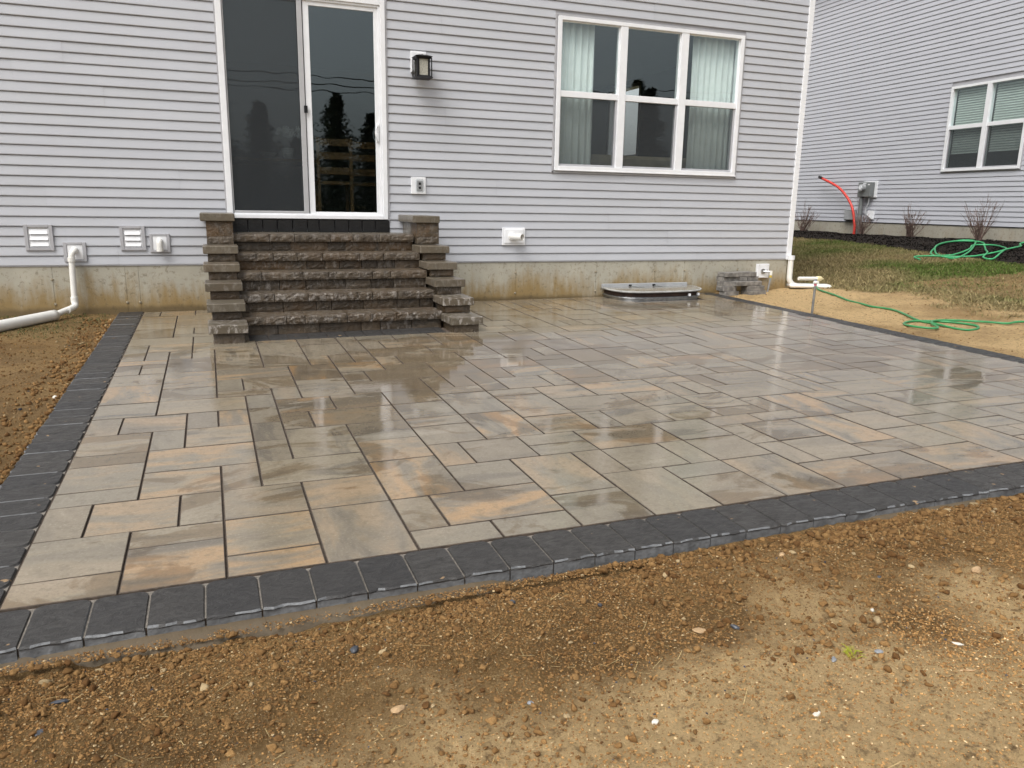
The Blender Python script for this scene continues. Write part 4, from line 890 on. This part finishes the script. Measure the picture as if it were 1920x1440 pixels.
# ------------------------------------------------------------------ loose soil, stones, grass
def ico(sub_):
    bm = bmesh.new(); bmesh.ops.create_icosphere(bm, subdivisions=sub_, radius=1); v = np.array([q.co[:] for q in bm.verts]); f = np.array([[q.index for q in p.verts] for p in bm.faces]); bm.free(); return v, f
def scatter(name, n, gen, tmpl, mat, label, cat, seed):
    R = np.random.default_rng(seed); v0, f0 = tmpl; x, y, s, c = gen(R, n); n = len(x)
    z = hfull(x, y); z = np.where((y < -6.99) & (y > -7.06) & (x < 1.5), np.maximum(z, plane(x, y)-.040), z); nv = len(v0)
    var = []
    for _ in range(16):
        w = v0*(1+R.uniform(-.22, .22, (nv, 1)))
        for _k in range(7):
            a_ = R.normal(size=3); a_ /= np.linalg.norm(a_); d_ = w@a_; w = w-np.maximum(d_-R.uniform(.45, .75), 0)[:, None]*a_
        var.append(w)
    pick = R.integers(0, 16, n); VV = np.stack(var)[pick]
    sc_ = s[:, None]*R.uniform(.65, 1.25, (n, 3)); sc_[:, 2] *= .72; a = R.uniform(0, 2*PI, n); ca, sa = np.cos(a)[:, None], np.sin(a)[:, None]
    VV = VV*sc_[:, None, :]; tl = R.uniform(-.5, .5, n)[:, None]; X_ = VV[..., 0]; Z_ = VV[..., 2]; X2 = X_*np.cos(tl)-Z_*np.sin(tl); Z2 = X_*np.sin(tl)+Z_*np.cos(tl)
    xx = X2*ca-VV[..., 1]*sa+x[:, None]; yy = X2*sa+VV[..., 1]*ca+y[:, None]; zz = Z2+z[:, None]+s[:, None]*.28
    V_ = np.stack([xx, yy, zz], -1).reshape(-1, 3); F_2 = (f0[None]+(np.arange(n)*nv)[:, None, None]).reshape(-1, 3)
    C_ = np.concatenate([np.repeat(c, nv, 0), np.ones((n*nv, 1))], 1)
    o = np_mesh(name, V_, F_2, mat, None, C_, False); tag(o, label, cat, kind='stuff'); return o
def soilcol(R, n, light=.06):
    t_ = R.random((n, 1)); c = (1-t_)*np.array([[.15, .072, .022]])+t_*np.array([[.37, .215, .082]])
    k = R.random(n); c[k < light] = np.array([.48, .36, .20])*R.uniform(.8, 1.15, ((k < light).sum(), 1)); c[k > .995] = (.06, .065, .08); return c
def inview(x, y): return (x > -1.4+(-y-7)*.0) & (x < 4.6)
def g_clod(R, n):
    x = R.uniform(-1.1, 4.6, n); d = R.random(n)**1.5; y = -7.030-.035*np.clip((.9-x)/1.2, 0, 1)-.02*np.sin(x*3)-d*1.35; s = (.0045+.0150*R.random(n)**5.0)*(1.12-.40*d); s = s*(.8+.25*np.clip((x-.2)/2, 0, 1))
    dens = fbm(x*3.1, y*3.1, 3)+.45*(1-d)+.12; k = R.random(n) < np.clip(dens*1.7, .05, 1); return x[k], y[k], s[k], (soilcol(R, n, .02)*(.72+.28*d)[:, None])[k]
def g_grit(R, n):
    x = R.uniform(-1.0, 4.1, n); y = -7.005-R.random(n)**1.05*(1.4); s = .0018+.0046*R.random(n)**2.2; dens = fbm(x*2.3+5, y*2.3, 4)+.14+.25*(y > -7.4); k = R.random(n) < np.clip(dens*3.0, .30, 1)
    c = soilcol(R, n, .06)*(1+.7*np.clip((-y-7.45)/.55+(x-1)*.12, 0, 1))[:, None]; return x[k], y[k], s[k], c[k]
def g_left(R, n):
    x = -1.0-R.random(n)**1.8*1.1; y = R.uniform(-6.9, -.4, n); s = (.005+.017*R.random(n)**3)*np.where(x > -1.25, 1.1, .65); k = R.random(n) < np.clip(fbm(x*2, y*2, 3)+.55, .1, 1); return x[k], y[k], s[k], (soilcol(R, n, .03)*.8)[k]
def g_right(R, n):
    y = R.uniform(-6, .0, n); x = 6.74+R.random(n)**1.3*2.2; s = .003+.009*R.random(n)**4; return x, y, s, soilcol(R, n, .12)
t1, t2 = ico(1), ico(2)
t1v = t1
octa = (np.array([(1, 0, 0), (-1, 0, 0), (0, 1, 0), (0, -1, 0), (0, 0, 1), (0, 0, -.6)], float), np.array([(0, 2, 4), (2, 1, 4), (1, 3, 4), (3, 0, 4)]))
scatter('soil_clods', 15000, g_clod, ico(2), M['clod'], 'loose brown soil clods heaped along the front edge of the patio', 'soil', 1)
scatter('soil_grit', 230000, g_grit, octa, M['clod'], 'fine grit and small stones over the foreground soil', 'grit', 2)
scatter('side_clods', 9000, g_left, t1v, M['clod'], 'crumbled brown soil along the left side of the patio', 'soil', 3)
scatter('side_grit', 1800, g_right, t1v, M['clod'], 'small grit on the pale soil right of the patio', 'grit', 4)
def g_mulch(R, n):
    y = R.uniform(-3.5, 12, n); x = np.interp(y, *XM)+R.random(n)*(2.4); k = x < 15.1; s = .006+.014*R.random(n); c = np.array([[.007, .006, .0055]])*R.uniform(.4, 2.0, (n, 1)); return x[k], y[k], s[k], c[k]
scatter('mulch', 16000, g_mulch, t1v, M['mulch_chip'], 'black shredded mulch bed along the neighbouring house', 'mulch', 5)
# grass blades
def blades(name, n, gen, label, seed):
    R = np.random.default_rng(seed); x, y, hh, c = gen(R, n); n = len(x); z = hfull(x, y)
    a = R.uniform(0, 2*PI, n); w = R.uniform(.003, .008, n)*np.clip(hh/.03, .8, 2); dx, dy = np.cos(a), np.sin(a); la = R.uniform(0, 2*PI, n); ll = hh*R.uniform(.15, 1.1, n)
    p0 = np.stack([x-dx*w, y-dy*w, z-.004], 1); p1 = np.stack([x+dx*w, y+dy*w, z-.004], 1); p2 = np.stack([x+np.cos(la)*ll, y+np.sin(la)*ll, z+hh*R.uniform(.45, 1, n)], 1)
    V_ = np.stack([p0, p1, p2], 1).reshape(-1, 3); F_2 = np.arange(3*n).reshape(-1, 3); C_ = np.concatenate([np.repeat(c, 3, 0), np.ones((3*n, 1))], 1)
    o = np_mesh(name, V_, F_2, M['blade'], None, C_); tag(o, label, 'grass', kind='stuff')
def g_lawn(R, n):
    x = 7.6+R.random(n)**.9*7.0; y = R.uniform(-3.6, 9.5, n); xb_ = np.interp(y, *XB); nn_ = fbm(x*1.1, y*1.1, 4); n5_ = fbm(x*5, y*5, 4)
    g_ = np.clip((x-xb_-nn_*1.6-n5_*.9)/.5, 0, 1); br = (x > 9.6) & (y < -.75+nn_); g_ = np.where(br, g_*.22, g_); k = (R.random(n) < g_) & (x < np.interp(y, *XM)+.05) & ~((x < 8.05) & (y > -.05))
    gr = np.clip(.16+2.2*fbm(x*.8+9, y*.8, 3)+1.8*np.exp(-(((x-12.2)/1.8)**2+((y+.30)/.80)**2))+.35*np.clip((x-12.6)/1.0, 0, 1)+.35*n5_, 0, 1)*.9+R.uniform(-.12, .25, n); gr = np.clip(gr, 0, 1)[:, None]
    c = (1-gr)*np.array([[.33, .26, .13]])+gr*np.array([[.085, .145, .022]]); c = c*R.uniform(.6, 1.35, (n, 1)); hh = R.uniform(.02, .055, n)
    return x[k], y[k], hh[k], c[k]
blades('lawn_grass', 210000, g_lawn, 'patchy olive and brown lawn on the slope up to the neighbouring house', 6)
def g_lg(R, n):
    x = R.uniform(-3, -1.05, n); y = R.uniform(-2.3, .0, n); k = R.random(n) < np.clip((fbm(x*1.1, y*1.1, 4)+.10)*3*np.clip((y+2.4)/2, 0, 1)+.5*np.clip((y+.45)/.3, 0, 1)*(x < -1.3), 0, 1); c = np.array([[.085, .095, .028]])*R.uniform(.5, 1.5, (n, 1)); return x[k], y[k], R.uniform(.01, .035, n)[k], c[k]
blades('sparse_weeds', 9000, g_lg, 'sparse dark green weeds on the soil under the white drain pipe', 7)
# straw bits
def g_straw(R, n):
    x = R.uniform(-1, 4.2, n); y = -7.1-R.random(n)*1.5; c = np.array([[.50, .38, .18]])*R.uniform(.6, 1.3, (n, 1)); return x, y, R.uniform(.008, .03, n), c
def straw(name, n, gen, label, seed):
    R = np.random.default_rng(seed); x, y, L, c = gen(R, n); z = hfull(x, y)+.004; a = R.uniform(0, 2*PI, n); w = .0008; dx, dy = np.cos(a), np.sin(a)
    P = [np.stack([x-dx*L-dy*w, y-dy*L+dx*w, z], 1), np.stack([x-dx*L+dy*w, y-dy*L-dx*w, z], 1), np.stack([x+dx*L+dy*w, y+dy*L-dx*w, z+L*.4], 1), np.stack([x+dx*L-dy*w, y+dy*L+dx*w, z+L*.4], 1)]
    o = np_mesh(name, np.stack(P, 1).reshape(-1, 3), np.arange(4*n).reshape(-1, 4), M['blade'], None, np.concatenate([np.repeat(c, 4, 0), np.ones((4*n, 1))], 1)); tag(o, label, 'straw', kind='stuff')
straw('straw_bits', 420, g_straw, 'thin straw and root bits scattered on the foreground soil', 8)
# single stones one can point at
def stone_obj(name, x, y, sx, sy, sz, mat, label, seed, rz=0, cat='stone', group=None):
    r = random.Random(seed); bm = bmesh.new(); bmesh.ops.create_icosphere(bm, subdivisions=2, radius=1)
    ax_ = [Vector((r.uniform(-1, 1), r.uniform(-1, 1), r.uniform(-.4, 1))).normalized() for _ in range(7)]
    for q in bm.verts:
        for a in ax_:
            d = q.co.dot(a)
            if d > .72: q.co -= a*(d-.72)
        q.co = Vector((q.co.x*sx, q.co.y*sy, q.co.z*sz))*r.uniform(.97, 1.03)
    me = bpy.data.meshes.new(name); bm.to_mesh(me); bm.free(); me.materials.append(mat); set_tint(me, (.30, .17, .07, 1)); o = bpy.data.objects.new(name, me); col.objects.link(o)
    o.location = (x, y, hz(x, y)+sz*.35); o.rotation_euler = (r.uniform(-.2, .2), r.uniform(-.2, .2), rz); tag(o, label, cat, group)
sl, ps, ts, ws = M['slate_stone'], M['pale_stone'], M['tan_stone'], M['white_stone']
L_ = [('flat_stone', 1.905, -7.815, .021, .016, .005, ps, 'flat pale grey stone lying beside the yellow-green sprout', .3),
 ('slate_chip', 1.735, -7.80, .018, .009, .006, ps, 'small grey chip just left of the yellow-green sprout', .7),
 ('slate_chip', -.484, -7.218, .026, .009, .007, sl, 'long dark slate chip in the soil at the far left foreground', -.1),
 ('slate_chip', -.515, -7.345, .017, .011, .006, sl, 'blue-grey slate chip nearest the lower left corner', .4),
 ('slate_chip', .335, -7.265, .018, .014, .012, sl, 'dark slate chip with a pale corner beside a tan clod, left of centre', .5),
 ('slate_chip', .767, -7.665, .011, .009, .005, ps, 'small shiny grey chip in the lower middle of the soil', 0),
 ('slate_chip', 1.18, -7.287, .012, .009, .008, sl, 'dark pebble in the middle of the brown soil', .9),
 ('slate_chip', .90, -7.168, .013, .010, .009, sl, 'dark round pebble just below the clods at the patio edge', .2),
 ('slate_chip', 1.555, -7.545, .020, .010, .008, sl, 'dark pointed slate chip right of a flat tan clod', -.8),
 ('slate_chip', 2.28, -7.445, .013, .010, .008, sl, 'black chip on the soil toward the right', .3),
 ('flat_clod', .405, -7.555, .026, .019, .008, ts, 'flat tan clod in the lower left middle of the soil', .4),
 ('flat_clod', 1.44, -7.51, .032, .022, .007, ts, 'broad flat tan clod left of the dark pointed chip', .1),
 ('tan_stone', 2.02, -7.205, .018, .014, .011, ts, 'tan stone with a flat top near the patio edge, right of centre', .2),
 ('tan_stone', 2.70, -7.515, .030, .020, .014, ts, 'large rounded tan stone at the right of the soil', .3),
 ('white_stone', 1.066, -7.85, .012, .010, .008, ws, 'white chip at the bottom middle of the picture', .3),
 ('white_stone', 2.07, -7.62, .012, .008, .007, ws, 'cream pebble above and right of the sprout', .9),
 ('white_stone', 2.18, -7.87, .020, .009, .006, ws, 'pale flat stone lying right of the flat grey stone', 2.4),
 ('wood_splinter', 2.07, -7.99, .030, .0035, .003, ts, 'thin wood splinter near the bottom right', -.6),
 ('white_stone', 1.50, -7.99, .018, .010, .005, ws, 'pale flaky chip near the bottom edge, right of centre', .2)]
for n, (nm, x, y, a, b, c_, mt, lb, rz) in enumerate(L_): stone_obj(nm, x, y, a, b, c_, mt, lb, 300+n, rz)
stone_obj('white_pebble', -1.03, -3.71, .016, .016, .016, ws, 'round white pebble at the left edge of the dark border', 400)
m = MB(); r6 = random.Random(4); sz_ = hz(1.81, -7.80)
for k in range(34):
    a = r6.uniform(0, 2*PI); L = r6.uniform(.012, .035); p = Vector((1.81+r6.uniform(-.018, .018), -7.80+r6.uniform(-.018, .018), sz_)); d = Vector((math.cos(a)*L, math.sin(a)*L, L*r6.uniform(.2, .8)))
    m.tube([p, p+d*.5+Vector((0, 0, L*.3)), p+d], [.0011, .001, .0005], 4, False)
tag(m.build('grass_sprout', M['sprout']), 'small yellow-green grass sprout in the foreground soil', 'sprout')

# ------------------------------------------------------------------ indoors, seen dimly through the glass
FZ = .985
tb = thing('dining_table', 'long brown table standing behind the sliding door', 'table')
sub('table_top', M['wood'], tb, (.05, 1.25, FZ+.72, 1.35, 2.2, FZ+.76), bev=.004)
for x in (.1, 1.3):
    for y in (1.3, 2.15): sub('leg', M['wood'], tb, (x-.03, y-.03, FZ, x+.03, y+.03, FZ+.72))
def chair(x, y, label):
    c = thing('wooden_chair', label, 'chair', 'wooden chairs behind the sliding door')
    for dx in (-.2, .2):
        sub('leg', M['wood'], c, (x+dx-.02, y-.2, FZ, x+dx+.02, y-.16, FZ+1.0)); sub('leg', M['wood'], c, (x+dx-.02, y+.16, FZ, x+dx+.02, y+.2, FZ+.44))
    sub('seat', M['wood'], c, (x-.22, y-.16, FZ+.44, x+.22, y+.2, FZ+.48))
    for z in (.56, .74, .90): sub('back_rail', M['wood'], c, (x-.18, y-.19, FZ+z, x+.18, y-.17, FZ+z+.085))
chair(1.50, .85, 'ladder-back wooden chair behind the right door panel'); chair(1.95, 1.15, 'wooden chair partly hidden by the right door jamb')
vs_ = thing('orchid_pot', 'white pot with white flowers on the table behind the screen door', 'flower pot')
m = MB(); m.tube([(1.02, 1.45, FZ+.76), (1.02, 1.45, FZ+.9)], [.06, .085], 14); m.build('pot', M['ceramic'], vs_)
m = MB(); r7 = random.Random(2)
for k in range(26):
    p = Vector((1.05+r7.uniform(-.16, .13), 1.45+r7.uniform(-.05, .05), FZ+1.10+r7.uniform(-.05, .06)))
    for q in range(5): a = q*2*PI/5+k; m.add([p, p+Vector((math.cos(a)*.028, -.006, math.sin(a)*.028)), p+Vector((math.cos(a+.7)*.03, 0, math.sin(a+.7)*.03))], [(0, 1, 2)])
m.build('flowers', M['petal'], vs_); m = MB(); m.tube(bez([(1.02, 1.45, FZ+.9), (1.0, 1.45, FZ+1.0), (1.05, 1.45, FZ+1.1)], 4), .004, 5); m.build('stem', M['leafgreen'], vs_)
m = MB(); m.tube([(.78, 1.5, FZ+.76), (.78, 1.5, FZ+.84)], [.05, .12], 18); tag(m.build('bowl', M['ceramic']), 'pale bowl on the table left of the flower pot', 'bowl')
sf = thing('sofa', 'beige sofa whose back shows low behind the middle window', 'sofa')
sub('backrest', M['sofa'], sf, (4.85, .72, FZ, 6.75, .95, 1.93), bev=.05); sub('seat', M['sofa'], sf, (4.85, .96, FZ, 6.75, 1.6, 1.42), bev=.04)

# ------------------------------------------------------------------ trees and wires behind the camera, mirrored in the panes
def conifer(x, y, H, R0, seed, label):
    t_ = thing('conifer_tree', label, 'tree', 'conifers across the yard', (x, y, float(h0(np.array([x]), np.array([y]))[0]))); r = random.Random(seed)
    m = MB(); m.tube([(0, 0, -.3), (0, 0, H*.5), (.1, 0, H)], [H*.022, H*.012, .01], 8); m.build('trunk', M['bark'], t_)
    R = np.random.default_rng(seed); m = MB(); vs = []; 
    for lv in range(int(H*7)):
        z = H*(.10+.9*(lv/(H*7))); rad = R0*1.7*(1-z/H)**.85*r.uniform(.55, 1.3)+.12
        for b in range(12):
            a = r.uniform(0, 2*PI); L = rad*r.uniform(.6, 1.1)
            for q in range(9):
                s = (q+.6)/9*L; p = Vector((math.cos(a)*s, math.sin(a)*s, z-.22*s+r.uniform(-.06, .06))); w = .24*(1.2-s/L*.7)
                d1 = Vector((r.uniform(-1, 1), r.uniform(-1, 1), r.uniform(-.5, .4))).normalized()*w*1.5; d2 = Vector((r.uniform(-1, 1), r.uniform(-1, 1), r.uniform(-.6, .4))).normalized()*w
                vs += [p, p+d1, p+d2]
    V_ = np.array([tuple(q) for q in vs]); o = np_mesh('crown', V_, np.arange(len(V_)).reshape(-1, 3), M['needles'], t_)
D = -38
for x, y, H, R0, lb in ((7.3, -39, 7.6, 2.3, 'tall conifer straight across the yard, mirrored in the right door pane'), (9.6, -40, 6.6, 2.0, 'shorter conifer right of the tallest one'), (3.1, -40, 7.0, 2.0, 'conifer mirrored in the screened door pane'), (1.2, -41, 5.6, 2.2, 'low conifer at the left of the tree row'), (5.6, -42, 5.4, 2.2, 'bushy conifer between the two tallest'),
                        (27.3, -39, 9.2, 2.6, 'conifer far to the right of the row'), (29.4, -41, 9.0, 2.6, 'last conifer at the right end of the row'), (-4.5, -43, 6.2, 2.4, 'conifer left of the row'), (13.5, -44, 5.2, 2.6, 'wide low conifer right of centre')):
    conifer(x, y, H, R0, int(abs(x*10))+5, lb)
pl = thing('power_line', 'two utility poles with slack cables across the yard behind the viewer', 'power line')
for x in (-26, 36): m = MB(); m.tube([(x, -36, -1), (x, -36, 9.3)], .14, 10); m.build('pole', M['bark'], pl)
for z in (8.9, 8.5, 8.2): m = MB(); m.tube([(-26+62*k/16, -36, z-1.1*(1-((k-8)/8)**2)) for k in range(17)], .03, 5, False); m.build('cable', M['black'], pl)
